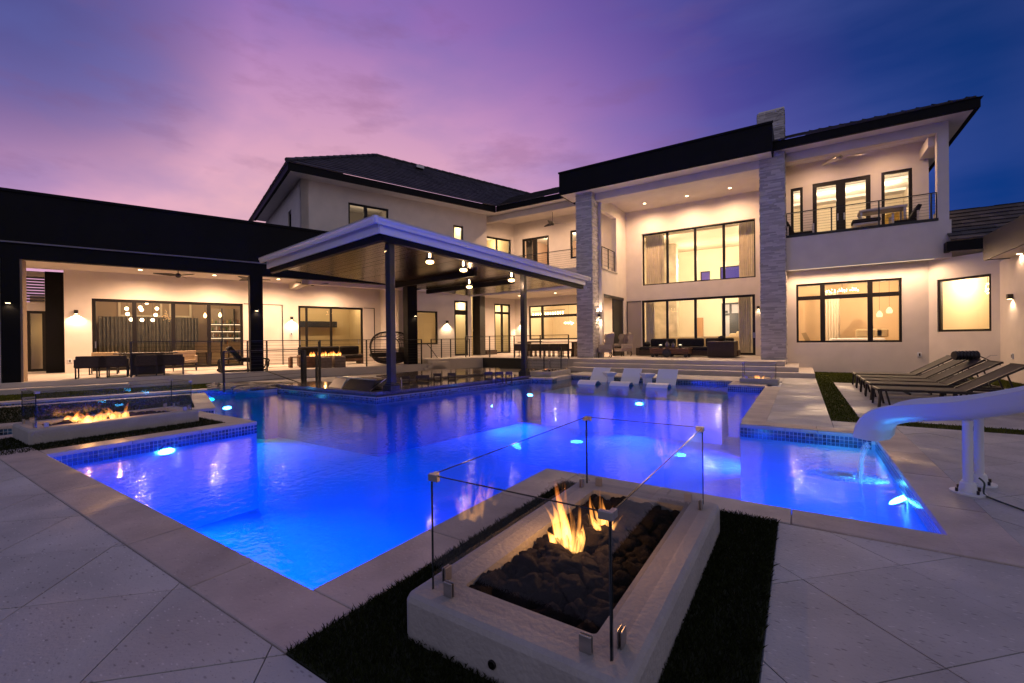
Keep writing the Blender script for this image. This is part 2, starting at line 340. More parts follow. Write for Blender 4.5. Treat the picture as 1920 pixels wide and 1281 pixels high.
# water
def water_mat(name, tint, bump=.1):
    m = bpy.data.materials.new(name); m.use_nodes = True; nt = m.node_tree; nt.nodes.clear(); L = nt.links
    tr = nt.nodes.new('ShaderNodeBsdfTransparent'); tr.inputs[0].default_value = (*tint, 1)
    gl = nt.nodes.new('ShaderNodeBsdfGlossy'); gl.inputs['Roughness'].default_value = .03
    fr = nt.nodes.new('ShaderNodeFresnel'); fr.inputs[0].default_value = 1.33
    t = nt.nodes.new('ShaderNodeTexCoord'); h = None
    for sc, st_, w in (((1, 1, 1), 13, .8), ((1, 1, 1), 3.4, .9)):
        mp = nt.nodes.new('ShaderNodeMapping'); mp.inputs['Scale'].default_value = sc; L.new(t.outputs['Object'], mp.inputs[0])
        n = nt.nodes.new('ShaderNodeTexNoise'); n.inputs['Scale'].default_value = st_; n.inputs['Detail'].default_value = 2.5; L.new(mp.outputs[0], n.inputs['Vector'])
        ml = nt.nodes.new('ShaderNodeMath'); ml.operation = 'MULTIPLY_ADD'; ml.inputs[1].default_value = w; L.new(n.outputs['Fac'], ml.inputs[0])
        if h: L.new(h, ml.inputs[2])
        else: ml.inputs[2].default_value = 0
        h = ml.outputs[0]
    bp = nt.nodes.new('ShaderNodeBump'); bp.inputs['Strength'].default_value = bump; bp.inputs['Distance'].default_value = .06; L.new(h, bp.inputs['Height'])
    L.new(bp.outputs[0], gl.inputs['Normal']); L.new(bp.outputs[0], fr.inputs['Normal'])
    mx = nt.nodes.new('ShaderNodeMixShader'); o = nt.nodes.new('ShaderNodeOutputMaterial')
    L.new(fr.outputs[0], mx.inputs[0]); L.new(tr.outputs[0], mx.inputs[1]); L.new(gl.outputs[0], mx.inputs[2]); L.new(mx.outputs[0], o.inputs[0]); return m
w = MB(); w.quad((HX0, HY0 + .1, WZ), (.9, HY0 + .1, WZ), (.9, 15.4, WZ), (HX0, 15.4, WZ))
st(obj('pool_water', w, water_mat('water', (.10, .6, 1), .07)))
# ---- paving stones laid on the diagonal
def clip(poly, a, b, c):                                 # keep a*x+b*y<=c
    out = []
    for i, p in enumerate(poly):
        q = poly[(i + 1) % len(poly)]; dp = a * p[0] + b * p[1] - c; dq = a * q[0] + b * q[1] - c
        if dp <= 0: out.append(p)
        if dp * dq < 0: t = dp / (dp - dq); out.append((p[0] + (q[0] - p[0]) * t, p[1] + (q[1] - p[1]) * t))
    return out
def clip_poly(poly, reg):
    n = len(reg); ar = sum(reg[i][0] * reg[(i + 1) % n][1] - reg[(i + 1) % n][0] * reg[i][1] for i in range(n)); r = reg if ar > 0 else reg[::-1]
    for i in range(n):
        p, q = r[i], r[(i + 1) % n]; a, b = q[1] - p[1], p[0] - q[0]; poly = clip(poly, a, b, a * p[0] + b * p[1])
        if len(poly) < 3: return []
    return poly
def shrink(poly, d):
    n = len(poly); ar = sum(poly[i][0] * poly[(i + 1) % n][1] - poly[(i + 1) % n][0] * poly[i][1] for i in range(n)); r = poly if ar > 0 else poly[::-1]; out = r
    for i in range(n):
        p, q = r[i], r[(i + 1) % n]; a, b = q[1] - p[1], p[0] - q[0]; l = math.hypot(a, b)
        if l < 1e-6: continue
        a, b = a / l, b / l; out = clip(out, a, b, a * p[0] + b * p[1] - d)
        if len(out) < 3: return []
    return out
decks = [
    [(-12, -3.2), (9, -3.2), (9, 1.055), (-12, 1.055)],
    [(-.145, 1.055), (1.17, 1.055), (1.17, 3.74), (-.145, 3.74)],
    [(1.17, 1.055), (9, 1.055), (9, 8.7), (1.17, 8.7)],
    [(-.47, 8.05), (.40, 8.05), (.40, 17.25), (-.47, 17.25)],
    [(.40, 8.05), (1.17, 8.05), (1.17, 8.7), (.40, 8.7)],
    [(.80, 9.15), (6.2, 9.15), (6.2, 15.95), (.80, 15.95)],
    [(-1.76, 15.645), (-.47, 15.645), (-.47, 17.25), (-1.76, 17.25)],
    [(-7.6, 15.645), (-1.76, 15.645), (-1.76, 17.0), (-7.6, 17.0)],
]
S_ = .966
pv = []
for reg in decks:
    xs = [p[0] for p in reg]; ys = [p[1] for p in reg]
    u0, u1 = min(xs) + min(ys), max(xs) + max(ys); w0, w1 = min(ys) - max(xs), max(ys) - min(xs)
    for i in range(math.floor((u0 + 1.9) / S_), math.ceil((u1 + 1.9) / S_)):
        for j in range(math.floor((w0 - 2.93) / S_), math.ceil((w1 - 2.93) / S_)):
            a, b = -1.9 + S_ * i, -1.9 + S_ * (i + 1); c, d = 2.93 + S_ * j, 2.93 + S_ * (j + 1)
            p = [((u - v) / 2, (u + v) / 2) for u, v in ((a, c), (b, c), (b, d), (a, d))]
            p = clip_poly(p, reg)
            if len(p) < 3: continue
            ar = abs(sum(p[k][0] * p[(k + 1) % len(p)][1] - p[(k + 1) % len(p)][0] * p[k][1] for k in range(len(p)))) / 2
            if ar < .0006: continue
            cx = sum(q[0] for q in p) / len(p); cy_ = sum(q[1] for q in p) / len(p)
            fw = AX[1].x * cx + AX[1].y * cy_; rt = AX[0].x * cx + AX[0].y * cy_
            seen = fw > .5 and abs(rt) < fw * 1.25 + .6
            pv.append((0 if seen else 1, math.hypot(cx, cy_), p))
pv.sort(key=lambda t: t[:2])
rest = MB()
for k, (_, _, p) in enumerate(pv):
    zt = random.uniform(-.0012, .0012); p = shrink(p, .003)
    if len(p) < 3: continue
    if k < 300:
        m_ = MB(); m_.prism(p, -.031, zt); obj('paver', m_, PAVER, ground)
    else: rest.prism(p, -.031, zt)
obj('paver', rest, PAVER, ground, kind='stuff')
# ---- coping stones: (from, to, inward normal), laid outward from the water's edge
CW = .335
def coping(p, q, out, ext0=0, ext1=0, wdt=CW, th=.055, ln=.92):
    p, q, out = Vector(p), Vector(q), Vector(out); t = (q - p).normalized(); p = p - t * ext0; q = q + t * ext1
    n = max(1, round((q - p).length / ln)); st_ = (q - p) / n
    for k in range(n):
        a = p + st_ * k + t * .0025; b = p + st_ * (k + 1) - t * .0025; m_ = MB(); zt = .004 + random.uniform(-.001, .001)
        m_.prism([tuple(a - out * .02), tuple(b - out * .02), tuple(b + out * (wdt - .003)), tuple(a + out * (wdt - .003))], -.033 - .02, zt)
        obj('coping_stone', m_, COPE, pool, bevel=.008)
coping((-8.6, 1.39), (-2.22, 1.39), (0, -1), 0, .335)
coping((-2.22, 1.39), (-2.22, 4.07), (1, 0), -.02, 0)
coping((-2.22, 4.07), (.84, 4.07), (0, -1), -.336, 0, .31)
coping((.84, 4.07), (.84, 7.72), (1, 0), .31, 0)
coping((1.176, 7.72), (-.8, 7.72), (0, 1), 0, 0)
coping((-.8, 7.72), (-.8, 14.0), (1, 0), -.336, 0)
coping((-.8, 14.0), (-1.76, 14.0), (0, 1), -.0, 0, 1.65, ln=.6)
coping((-1.76, 15.31), (-7.34, 15.31), (0, 1), 0, 0)
coping((-7.34, 15.31), (-7.25, 13.62), (-1, 0), 0, 0, .3)
coping((-7.25, 13.62), (-8.0, 13.5), (-.12, 1), -.3, .2, .3)
coping((-7.85, 1.39), (-7.85, 3.95), (-1, 0), -.02, 0)
coping((-7.85, 3.95), (-10.05, 3.95), (0, -1), -.336, 0)
coping((-10.05, 3.95), (-10.05, 1.06), (1, 0), -.336, 0)
def c2(a, b, n_): coping(a, b, (n_[0], n_[1]), 0, 0)
c2(ISL2[0], ISL2[1], -NN.xy); c2(ISL2[1], ISL2[2], -U.xy); c2(ISL2[2], ISL2[3], NN.xy)
c2(xy(-8, -15.8), xy(1.55, -15.8), -NN.xy)
c2(xy(1.55, -15.8), (-13.25, 7.29), Vector((-1, -.15)).normalized())
# ---- waterline mosaic: little tiles, three rows, standing proud of the pool wall
tb = MB()
def mosaic(p, q, out, ts=.05):
    p, q, out = Vector((*p, 0)), Vector((*q, 0)), Vector((*out, 0)); t = (q - p).normalized(); n = int((q - p).length / ts)
    for k in range(n):
        for r_ in range(3):
            a = p + t * (k * ts + .003); b = p + t * ((k + 1) * ts - .003); z1 = -.056 - r_ * ts; z0 = z1 - ts + .005
            o = out * .006; i = out * .001
            tb.add([a + o + Vector((0, 0, z0)), b + o + Vector((0, 0, z0)), b + o + Vector((0, 0, z1)), a + o + Vector((0, 0, z1))], [(0, 1, 2, 3)])
for p, q, o in (((-8.0, 1.40), (-7.85, 1.40), (0, 1)), ((-7.85, 1.40), (-7.85, 3.95), (1, 0)), ((-7.85, 3.95), (-10, 3.95), (0, 1)), ((.84, 4.07), (.84, 7.72), (-1, 0)), ((-.8, 7.72), (.84, 7.72), (0, -1)),
                ((-.8, 7.72), (-.8, 14), (-1, 0)), ((-1.76, 14), (-.8, 14), (0, -1)), ((-1.76, 14), (-1.76, 15.31), (-1, 0)), ((-7.34, 15.31), (-1.76, 15.31), (0, -1)), ((-8.8, 7.31), (-8.0, 13.5), (1, 0)),
                ((-8.0, 13.5), (-7.25, 13.62), (0, -1)), ((-7.25, 13.62), (-7.34, 15.3), (1, 0)), ((-13.25, 7.29), (-8.8, 7.31), (0, -1)), (xy(-12, -11.15), xy(.72, -11.15), NN.xy), (xy(.72, -11.15), xy(.72, -14.75), U.xy),
                (xy(-8, -15.8), xy(1.55, -15.8), NN.xy), (xy(1.55, -15.8), (-13.25, 7.29), (1, 0))): mosaic(p, q, o)
obj('mosaic_tile', tb, TILE, pool, kind='stuff')
# ---- pool lights: round fixtures under water
POOLW = 55; PK = 14
def pool_light(loc, out, label, power=POOLW, col=POOLBLUE, group='blue lights in the pool walls', r=.07):
    loc = Vector(loc); out = Vector(out).normalized()
    t = thing('pool_light', label, 'pool light', loc, 0, group)
    m_ = MB(); m_.cyl(loc, loc + out * .03, r * 1.15, n=20); obj('housing', m_, STEEL, t)
    m_ = MB(); m_.cyl(loc + out * .031, loc + out * .04, r * 1.5, r * 1.35, n=24); m_.v = [(v[0], v[1], loc.z + (v[2] - loc.z) * .42) if abs(out.z) < .5 else v for v in m_.v]; obj('lens', m_, emitter('pool_lens' + str(col), (.72, .88, 1) if col[2] == 1 else (.1, 1, .7), 30 if col[2] == 1 else 9), t)
    up = abs(out.z) > .5
    lamp('SPOT', loc + out * .06, power * (1.2 if up else PK), col, t, 0, loc + (out * 2 if up else Vector((out.x, out.y, -.95))), R(150 if up else 112), 1, scatter=not up)
p = onX(310, 846, -7.85); pool_light((-7.845, p.y, p.z), (1, 0, 0), 'blue pool light just under the mosaic edge of the left fire pit island')
p = onZ(1075, 727, -.6); pool_light((p.x, 12.89, -.52), (0, -1, 0), 'left of the two blue pool lights in front of the white in-pool loungers', 42)
p = onZ(1250, 738, -.6); pool_light((p.x, 12.89, -.56), (0, -1, 0), 'right of the two blue pool lights in front of the white in-pool loungers', 42)
p = onX(425, 749, -13.2); pool_light((-13.2, p.y, -.42), (1, -.2, 0), 'blue pool light under the river stones beside the bar', 40)
pool_light((-8.74, 8.5, -.75), (1, -.1, 0), 'added blue pool light under the bar corner by the blue canopy post', 42)  # added, like the next few, to even out the blue of the pool
pool_light((-8.3, 11.5, -.75), (1, -.1, 0), 'added blue pool light under the far end of the bar counter', 42)
pool_light((.83, 5.0, -.6), (-1, 0, 0), 'added blue pool light under the coping beside the slide', 50)
pool_light((-.81, 10.8, -.75), (-1, 0, 0), 'added blue pool light in the wall below the right deck strip', 50)
pool_light((-2.23, 2.6, -.75), (-1, 0, 0), 'added unseen blue pool light in the near wall behind the big fire pit', 55)  # near-wall lights are unseen, added to spread the blue evenly
pool_light((-5.2, 1.40, -.75), (0, 1, 0), 'added unseen blue pool light in the near wall left of the big fire pit', 60)
pool_light((-.7, 4.08, -.7), (0, 1, 0), 'added unseen blue pool light in the near wall right of the big fire pit', 45)
p = onZ(45, 772, -.3); q = xy(-3, -11.12); pool_light((p.x, p.y, -.35), NN, 'blue light in the narrow channel left of the left fire pit', 14)
a, b = LF(-15.78).px(310, 740); q = LF(-15.78).P(a, .02, -.3); pool_light(q, NN, 'blue light in the far channel behind the left fire pit, right one', 12)
a, b = LF(-15.78).px(160, 752); q = LF(-15.78).P(a, .02, -.3); pool_light(q, NN, 'blue light in the far channel behind the left fire pit, left one', 12)
a, b = LF(-14.9).px(372, 741); q = LF(-15.78).P(a + .3, .02, -.3); pool_light(q, NN, 'teal light in the far channel by the river stones', 9, (0, .8, .55), 'teal light in the channel', .08)
# ---- turf: one sheet of real blades per bed
import array
def turf_bed(polys, dens, h, wd, name='artificial_turf', base=True, z0=-.028, mt=None, mb_=None):
    m_ = MB()
    if base:
        for P_ in polys: m_.prism(P_, z0 - .004, z0 + .028)
        o = obj('turf_base', m_, mb_ or TURFB); st(o)
    vs, fs = [], []; top = z0 + .026
    for P_ in polys:
        xs = [p[0] for p in P_]; ys = [p[1] for p in P_]; n = int((max(xs) - min(xs)) * (max(ys) - min(ys)) * dens)
        ed = [(P_[i], P_[(i + 1) % len(P_)]) for i in range(len(P_))]
        ar = sum(a[0] * b[1] - b[0] * a[1] for a, b in ed); sg = 1 if ar > 0 else -1
        for _ in range(n):
            x, y = random.uniform(min(xs), max(xs)), random.uniform(min(ys), max(ys))
            if any(sg * ((b[0] - a[0]) * (y - a[1]) - (b[1] - a[1]) * (x - a[0])) < 0 for a, b in ed): continue
            t = random.uniform(0, 6.283); c, s = math.cos(t) * wd, math.sin(t) * wd; l = random.uniform(.3, 1.1) * h; hh = h * random.uniform(.55, 1.15)
            lx, ly = random.gauss(0, l * .5), random.gauss(0, l * .5); o = len(vs)
            vs += [(x - c, y - s, top), (x + c, y + s, top), (x + lx * .4 + c * .6, y + ly * .4 + s * .6, top + hh * .6), (x + lx, y + ly, top + hh)]
            fs += [(o, o + 1, o + 2), (o, o + 2, o + 3)]
    mb = MB(); mb.v = vs; mb.f = fs
    o = obj(name, mb, mt or TURF); tag(o, None, None, None, 'stuff'); return o
turf_bed([[(-1.885, 1.06), (-.15, 1.06), (-.15, 3.755), (-1.885, 3.755)]], 17000, .034, .0022)
turf_bed([[(-9.72, 1.06), (-8.19, 1.06), (-8.19, 3.61), (-9.72, 3.61)], [(-14.6, -1), (-9.72, -1), (-9.72, 1.04), (-14.6, 1.04)][:0] or [(-9.74, 1.06), (-9.72, 1.06), (-9.72, 1.5), (-9.74, 1.5)]], 2600, .03, .005)
turf_bed([[xy(-8, -11.49), xy(.38, -11.49), xy(.38, -14.41), xy(-8, -14.41)]], 1400, .03, .006)
turf_bed([[xy(-9, -16.14), xy(1.3, -16.14), xy(1.3, -18.05), xy(-9, -18.05)]], 1100, .03, .007, mt=LAWN, mb_=LAWNB)
turf_bed([[(.405, 8.72), (.405, 20.45), (.79, 20.45), (.79, 8.72)], [(.79, 8.72), (9, 8.72), (9, 9.13), (.79, 9.13)], [(.79, 15.97), (3.9, 15.97), (3.9, 20.45), (.79, 20.45)], [(3.9, 15.97), (6.2, 15.97), (6.2, 18.2), (3.9, 20.2)]], 1300, .03, .006, name='lawn', mt=LAWN, mb_=LAWNB)
# ================================================================== terraces and steps
TZ, LZ, F2 = .48, .30, 5.0
s_ = MB()
mid_left = xy(14.4, -18.5)
s_.prism([(-13.55, 18.15), (-.47, 18.15), (-.47, 23.4), (-7.9, 24.3), (-17.5, 24.6), xy(9.4, -23.6), xy(9.6, -18.95)], -.03, TZ)
terr = st(obj('terrace', s_, TERR, bevel=.01))
for k, (y0, x1) in enumerate(((17.25, .38), (17.72, -.06))):
    m_ = MB(); m_.box(-8.4, x1, y0, 20.45 if k else 21.4, -.03 if not k else .155, (.158, .318)[k]); st(obj('terrace_step', m_, TERR, bevel=.012))
m_ = MB(); m_.box(-.78, -.47, 18.2, 18.5, .32, TZ); st(obj('terrace_step', m_, TERR, bevel=.01))
m_ = MB(); m_.prism([xy(-14, -18.55), xy(9.45, -18.55), xy(9.45, -25.2), xy(-14, -25.2)], -.03, LZ); st(obj('patio_terrace', m_, TERR, bevel=.01))
sL = LF(-18.55).a(242)
m_ = MB(); m_.prism([xy(-14, -18.05), xy(sL, -18.05), xy(sL, -18.552), xy(-14, -18.552)], -.03, .15); st(obj('patio_step', m_, TERR, bevel=.01))
# three risers from the patio up to the upper terrace, on the bar side
for k in range(3):
    a = LF(-18.9).a(786 + 7 * k); m_ = MB(); m_.prism([xy(a, -18.35 - .0), xy(a + .9, -18.35), xy(a + .9, -19.6), xy(a, -19.6)], -.03, .12 + .12 * k); st(obj('stair_step', m_, TERR, bevel=.008))
# ================================================================== wall and window builders
def wall(name, m, parent, F, a0, a1, z0, z1, th, holes=(), d=0):
    As = sorted({a0, a1, *[h[0] for h in holes], *[h[1] for h in holes]}); Zs = sorted({z0, z1, *[h[2] for h in holes], *[h[3] for h in holes]})
    As = [a for a in As if a0 <= a <= a1]; Zs = [z for z in Zs if z0 <= z <= z1]
    na, nz = len(As) - 1, len(Zs) - 1
    def solid(i, j):
        if i < 0 or j < 0 or i >= na or j >= nz: return False
        ca, cz = (As[i] + As[i + 1]) / 2, (Zs[j] + Zs[j + 1]) / 2
        return not any(h[0] < ca < h[1] and h[2] < cz < h[3] for h in holes)
    b = MB()
    for i in range(na):
        for j in range(nz):
            if not solid(i, j): continue
            A, A2, Z0, Z1 = As[i], As[i + 1], Zs[j], Zs[j + 1]
            b.quad(F.P(A, d, Z0), F.P(A2, d, Z0), F.P(A2, d, Z1), F.P(A, d, Z1)); e = d - th
            b.quad(F.P(A2, e, Z0), F.P(A, e, Z0), F.P(A, e, Z1), F.P(A2, e, Z1))
            if not solid(i - 1, j): b.quad(F.P(A, e, Z0), F.P(A, d, Z0), F.P(A, d, Z1), F.P(A, e, Z1))
            if not solid(i + 1, j): b.quad(F.P(A2, d, Z0), F.P(A2, e, Z0), F.P(A2, e, Z1), F.P(A2, d, Z1))
            if not solid(i, j - 1): b.quad(F.P(A, e, Z0), F.P(A2, e, Z0), F.P(A2, d, Z0), F.P(A, d, Z0))
            if not solid(i, j + 1): b.quad(F.P(A, d, Z1), F.P(A2, d, Z1), F.P(A2, e, Z1), F.P(A, e, Z1))
    return obj(name, b, m, parent)
def window(name, parent, F, h, mul=(), trn=(), fw=.065, rec=.06, dep=.09, mw_=None, handle=None, glass=None, split=None, label=None):
    """frame bars set into the hole h=(a0,a1,z0,z1); one pane per light"""
    a0, a1, z0, z1 = h; e = .003; b = MB(); mw_ = mw_ or fw
    D0, D1 = -rec - dep, -rec
    def bx(A, A2, Z0, Z1, k=0): b.box(A, A2, D0 + k, D1 - k, Z0, Z1, F.P)
    bx(a0 + e, a1 - e, z1 - fw, z1 - e); bx(a0 + e, a1 - e, z0 + e, z0 + fw)
    bx(a0 + e, a0 + fw, z0 + fw, z1 - fw); bx(a1 - fw, a1 - e, z0 + fw, z1 - fw)
    cols = [a0 + fw] + [x for m_ in mul for x in (m_ - mw_ / 2, m_ + mw_ / 2)] + [a1 - fw]
    rows = [z0 + fw] + [x for t_ in trn for x in (t_ - mw_ / 2, t_ + mw_ / 2)] + [z1 - fw]
    for m_ in mul: bx(m_ - mw_ / 2, m_ + mw_ / 2, z0 + fw, z1 - fw, .004)
    for t_ in trn:
        for i in range(0, len(cols), 2): bx(cols[i], cols[i + 1], t_ - mw_ / 2, t_ + mw_ / 2, .008)
    o = obj(name, b, FRAME, parent)
    if label: o['label'] = label
    for i in range(0, len(cols), 2):
        for j in range(0, len(rows), 2):
            p = MB(); dm = (D0 + D1) / 2; p.box(cols[i] - .01, cols[i + 1] + .01, dm - .006, dm + .006, rows[j] - .01, rows[j + 1] + .01, F.P)
            q = MB(); q.quad(*[F.P(a, dm, z) for a, z in ((cols[i] - .01, rows[j] - .01), (cols[i + 1] + .01, rows[j] - .01), (cols[i + 1] + .01, rows[j + 1] + .01), (cols[i] - .01, rows[j + 1] + .01))])
            obj('pane', q, glass or GLASS, o)
    for (ha, hz) in (handle or ()):
        q = MB(); q.box(ha - .02, ha + .02, D1, D1 + .05, hz - .13, hz + .13, F.P); obj('handle', q, STEEL, o)
    return o
RK = 3.4
def room(parent, F, a0, a1, z0, z1, dep, col, power, d=-.26, floor=(.30, .22, .15), lampcol=RWARM, back=None, ceilcol=None, lights=None):
    wm = mat('interior_paint_%.2f_%.2f' % (col[0], col[2]), col, .9, var=.04, vscale=1)
    b = MB(); e = d - dep
    b.quad(F.P(a0, e, z0), F.P(a1, e, z0), F.P(a1, e, z1), F.P(a0, e, z1)) if back is None else None
    b.quad(F.P(a0, d, z0), F.P(a0, e, z0), F.P(a0, e, z1), F.P(a0, d, z1)); b.quad(F.P(a1, e, z0), F.P(a1, d, z0), F.P(a1, d, z1), F.P(a1, e, z1))
    obj('interior_wall', b, wm, parent)
    if back: wall('interior_wall', wm, parent, F, a0, a1, z0, z1, .1, back, e)
    c = MB(); c.quad(F.P(a0, d, z1), F.P(a1, d, z1), F.P(a1, e, z1), F.P(a0, e, z1)); obj('interior_ceiling', c, mat('interior_ceiling_paint', ceilcol or (.75, .70, .62), .9), parent)
    c = MB(); c.quad(F.P(a0, d, z0), F.P(a1, d, z0), F.P(a1, e, z0), F.P(a0, e, z0)); obj('interior_floor', c, mat('interior_floor_%.2f' % floor[0], floor, .3, var=.1), parent)
    if power:
        lights = lights if lights and len(lights) > 2 else (.2, .5, .8)
        for k in lights:
            lamp('POINT', F.P(a0 + (a1 - a0) * k, d - dep * .5, z1 - .45), RK * power / len(lights or (1,)), lampcol, parent, 0)
def H(F, x0, y0, x1, y1, d=0):                            # hole from two opposite picture corners
    a0, z1 = F.px(x0, y0, d); a1, z0 = F.px(x1, y1, d); return (min(a0, a1), max(a0, a1), min(z0, z1), max(z0, z1))
def tile_roof(name, parent, quad, m, tw=.33, tl=.36, th=.035):
    """quad: eave left, eave right, ridge right, ridge left; lays overlapping tiles course by course"""
    A, Bq, Cq, D = [Vector(p) for p in quad]; ex = (Bq - A).normalized(); nr = ex.cross((D - A)).normalized()
    if nr.z < 0: nr = -nr
    up = nr.cross(ex).normalized()
    if up.dot(D - A) < 0: up = -up
    pts = [((p - A).dot(ex), (p - A).dot(up)) for p in (A, Bq, Cq, D)]; Hh = max(p[1] for p in pts); b = MB()
    b.quad(A, Bq, Cq, D)
    r = 0
    while r * tl < Hh:
        y0 = r * tl; y1 = min(y0 + tl * 1.08, Hh); ym = y0 + tl * .5
        def span(y):
            xs = []
            for i in range(4):
                p, q = pts[i], pts[(i + 1) % 4]
                if (p[1] - y) * (q[1] - y) < 0: xs.append(p[0] + (q[0] - p[0]) * (y - p[1]) / (q[1] - p[1]))
            return (min(xs), max(xs)) if len(xs) > 1 else None
        sp = span(min(ym, Hh - 1e-3)); r += 1
        if not sp: continue
        x = sp[0] - (r % 2) * tw * .5
        while x < sp[1]:
            xa, xb = max(x, sp[0]), min(x + tw - .008, sp[1]); x += tw
            if xb - xa < .03: continue
            lo, hi = th * random.uniform(1.1, 1.5), .006
            P_ = lambda xx, yy, hh: A + ex * xx + up * yy + nr * hh
            b.add([P_(xa, y0, 0), P_(xb, y0, 0), P_(xb, y0, lo), P_(xa, y0, lo), P_(xb, y1, hi), P_(xa, y1, hi)], [(0, 1, 2, 3), (3, 2, 4, 5), (0, 3, 5), (1, 4, 2)])
    return obj(name, b, m, parent, kind='stuff')
def stone_faces(parent, x0, x1, y0, y1, z0, z1, faces):
    """thin split ledge stones laid in courses on a column's faces"""
    b = MB(); z = z0
    rnd = random.Random(int(x0 * 100))
    while z < z1 - .02:
        h = min(rnd.choice((.035, .05, .05, .07)), z1 - z)
        for fc in faces:
            L = {'f': x1 - x0, 'l': y1 - y0, 'r': y1 - y0, 'b': x1 - x0}[fc]; a = -rnd.uniform(0, .2)
            while a < L:
                l = rnd.uniform(.16, .5); s0, s1 = max(0, a), min(L, a + l); a += l
                if s1 - s0 < .02: continue
                pr = rnd.uniform(.004, .038); g_ = .0025
                if fc == 'f': b.box(x0 + s0 + g_, x0 + s1 - g_, y0 - pr, y0, z + g_, z + h - g_)
                if fc == 'b': b.box(x0 + s0 + g_, x0 + s1 - g_, y1, y1 + pr, z + g_, z + h - g_)
                if fc == 'r': b.box(x1, x1 + pr, y0 + s0 + g_, y0 + s1 - g_, z + g_, z + h - g_)
                if fc == 'l': b.box(x0 - pr, x0, y0 + s0 + g_, y0 + s1 - g_, z + g_, z + h - g_)
        z += h
    obj('ledge_stone', b, STONE, parent, kind='stuff')
def stone_column(parent, name, x0, x1, y0, y1, z0, z1, faces='flr'):
    c = MB(); c.box(x0, x1, y0, y1, z0, z1); o = obj(name, c, STONE, parent); stone_faces(o, x0, x1, y0, y1, z0, z1 - .01, faces); return o
# ================================================================== THE HOUSE
house = thing('house', 'large two storey white stucco house with stone columns and dark tiled roofs', 'house', (-6, 21, 0))
# --- right wing, ground floor
FR_ = VF(20.5); bx0 = FR_.a(1742)
hw = H(FR_, 1492.5, 533.5, 1692, 641.5); hw = (hw[0], hw[1], 1.12, 3.39)
wall('wall', STUCCO, house, FR_, -.5, bx0, 0, 3.9, .25, [hw])
m0, m1 = FR_.a(1543), FR_.a(1632.5); window('window', house, FR_, hw, (m0, m1), (FR_.z(1545, 557.5),), .075, .04, mw_=.15, label='three-bay window with lights over it')
B0 = Vector((bx0, 20.5, 0)); r26 = onZ(1876, 700); k = r26.x / r26.y; t = (k * 20.5 - bx0) / (.7071 * (1 + k)); B1 = B0 + Vector((.7071, -.7071, 0)) * t
FB = Fr(B0, (.7071, -.7071), (-.7071, -.7071)); L_ = (B1 - B0).length
hb = H(FB, 1757, 525, 1859, 621); wall('wall', STUCCO, house, FB, 0, L_, 0, 3.9, .25, [hb]); window('window', house, FB, hb, (), (), .075, .04, label='single square window')
FCw = Fr(B1, (0, -1), (-1, 0)); wall('wall', STUCCO, house, FCw, 0, 9, 0, 3.55, .25)
t_ = thing('added_strip_light', 'added thin glowing light strip under the right balcony edge, lighting the wall', 'strip light', (1.8, 20.24, 3.9)); m_ = MB(); m_.box(-.35, 3.75, 20.03, 20.055, 3.885, 3.899); obj('lens', m_, emitter('strip_glow', (1, .75, .5), 1.1), t_); [lamp('SPOT', (-.1 + .6 * i, 20.04, 3.87), 95, WARM, t_, 0, (-.1 + .6 * i, 19.75, 2.4), R(175), 1) for i in range(7)]  # strip and its spots added to light the wall below
# --- right wing balcony
FBa = VF(20.0); xr = FBa.a(1782); xp = FBa.a(1760)
m_ = MB(); m_.box(-.44, xr + .05, 20.0, 20.2, 3.9, 5.14); m_.box(xp, xr, 20.0, 20.28, 5.14, 8.06)
obj('balcony_parapet', m_, STUCCO, house)
m_ = MB(); m_.box(-.44, xr, 20.2, 21.6, 3.9, F2); obj('balcony_floor', m_, TERR, house)
m_ = MB(); m_.box(-.44, xp + .02, 19.985, 20.1, 5.142, 5.235); obj('parapet_cap', m_, BLACK, house)
m_ = MB(); m_.box(-.44, xr, 20.0, 20.28, 8.06, 8.42); m_.box(xr - .28, xr, 20.28, 24, 8.06, 8.42); m_.box(xr - .45, xr - .02, 20.281, 21.6, 7.72, 8.06); obj('balcony_beam', m_, STUCCO, house)
m_ = MB(); m_.box(-.47, xr - .28, 20.28, 21.62, 8.40, 8.45); obj('balcony_ceiling', m_, STUCCO, house)
FU = VF(21.6)
fl = F2 + .02
h1 = (-.3, FU.a(1508), fl, FU.z(1508, 350)); h2 = (FU.a(1526), FU.a(1635), fl, FU.z(1580, 336)); h3 = (FU.a(1655), FU.a(1713.5), fl, FU.z(1684, 318.5))
wall('wall', STUCCO, house, FU, -.5, FU.a(1744), F2 - .9, 8.41, .25, [h1, h2, h3])
window('glass_door', house, FU, h1, (), (), .10, .03); cdoor = (h2[0] + h2[1]) / 2; window('double_door', house, FU, h2, (cdoor,), (), .14, .03, mw_=.30, handle=((cdoor - .1, 6.05), (cdoor + .1, 6.05))); window('glass_door', house, FU, h3, (), (), .10, .03)
room(house, FU, -.5, FU.a(1744), F2, 7.75, 4.5, (.72, .62, .48), 70, lights=(.25, .75))
for q in (1.6, 3.4):                                   # light coves across that room's ceiling
    c = MB(); c.box(-.4, FU.a(1740), 21.86 + q, 21.86 + q + .08, 7.66, 7.745); obj('ceiling_cove', c, emitter('cove_glow', (1, .76, .5), 1.7), house)
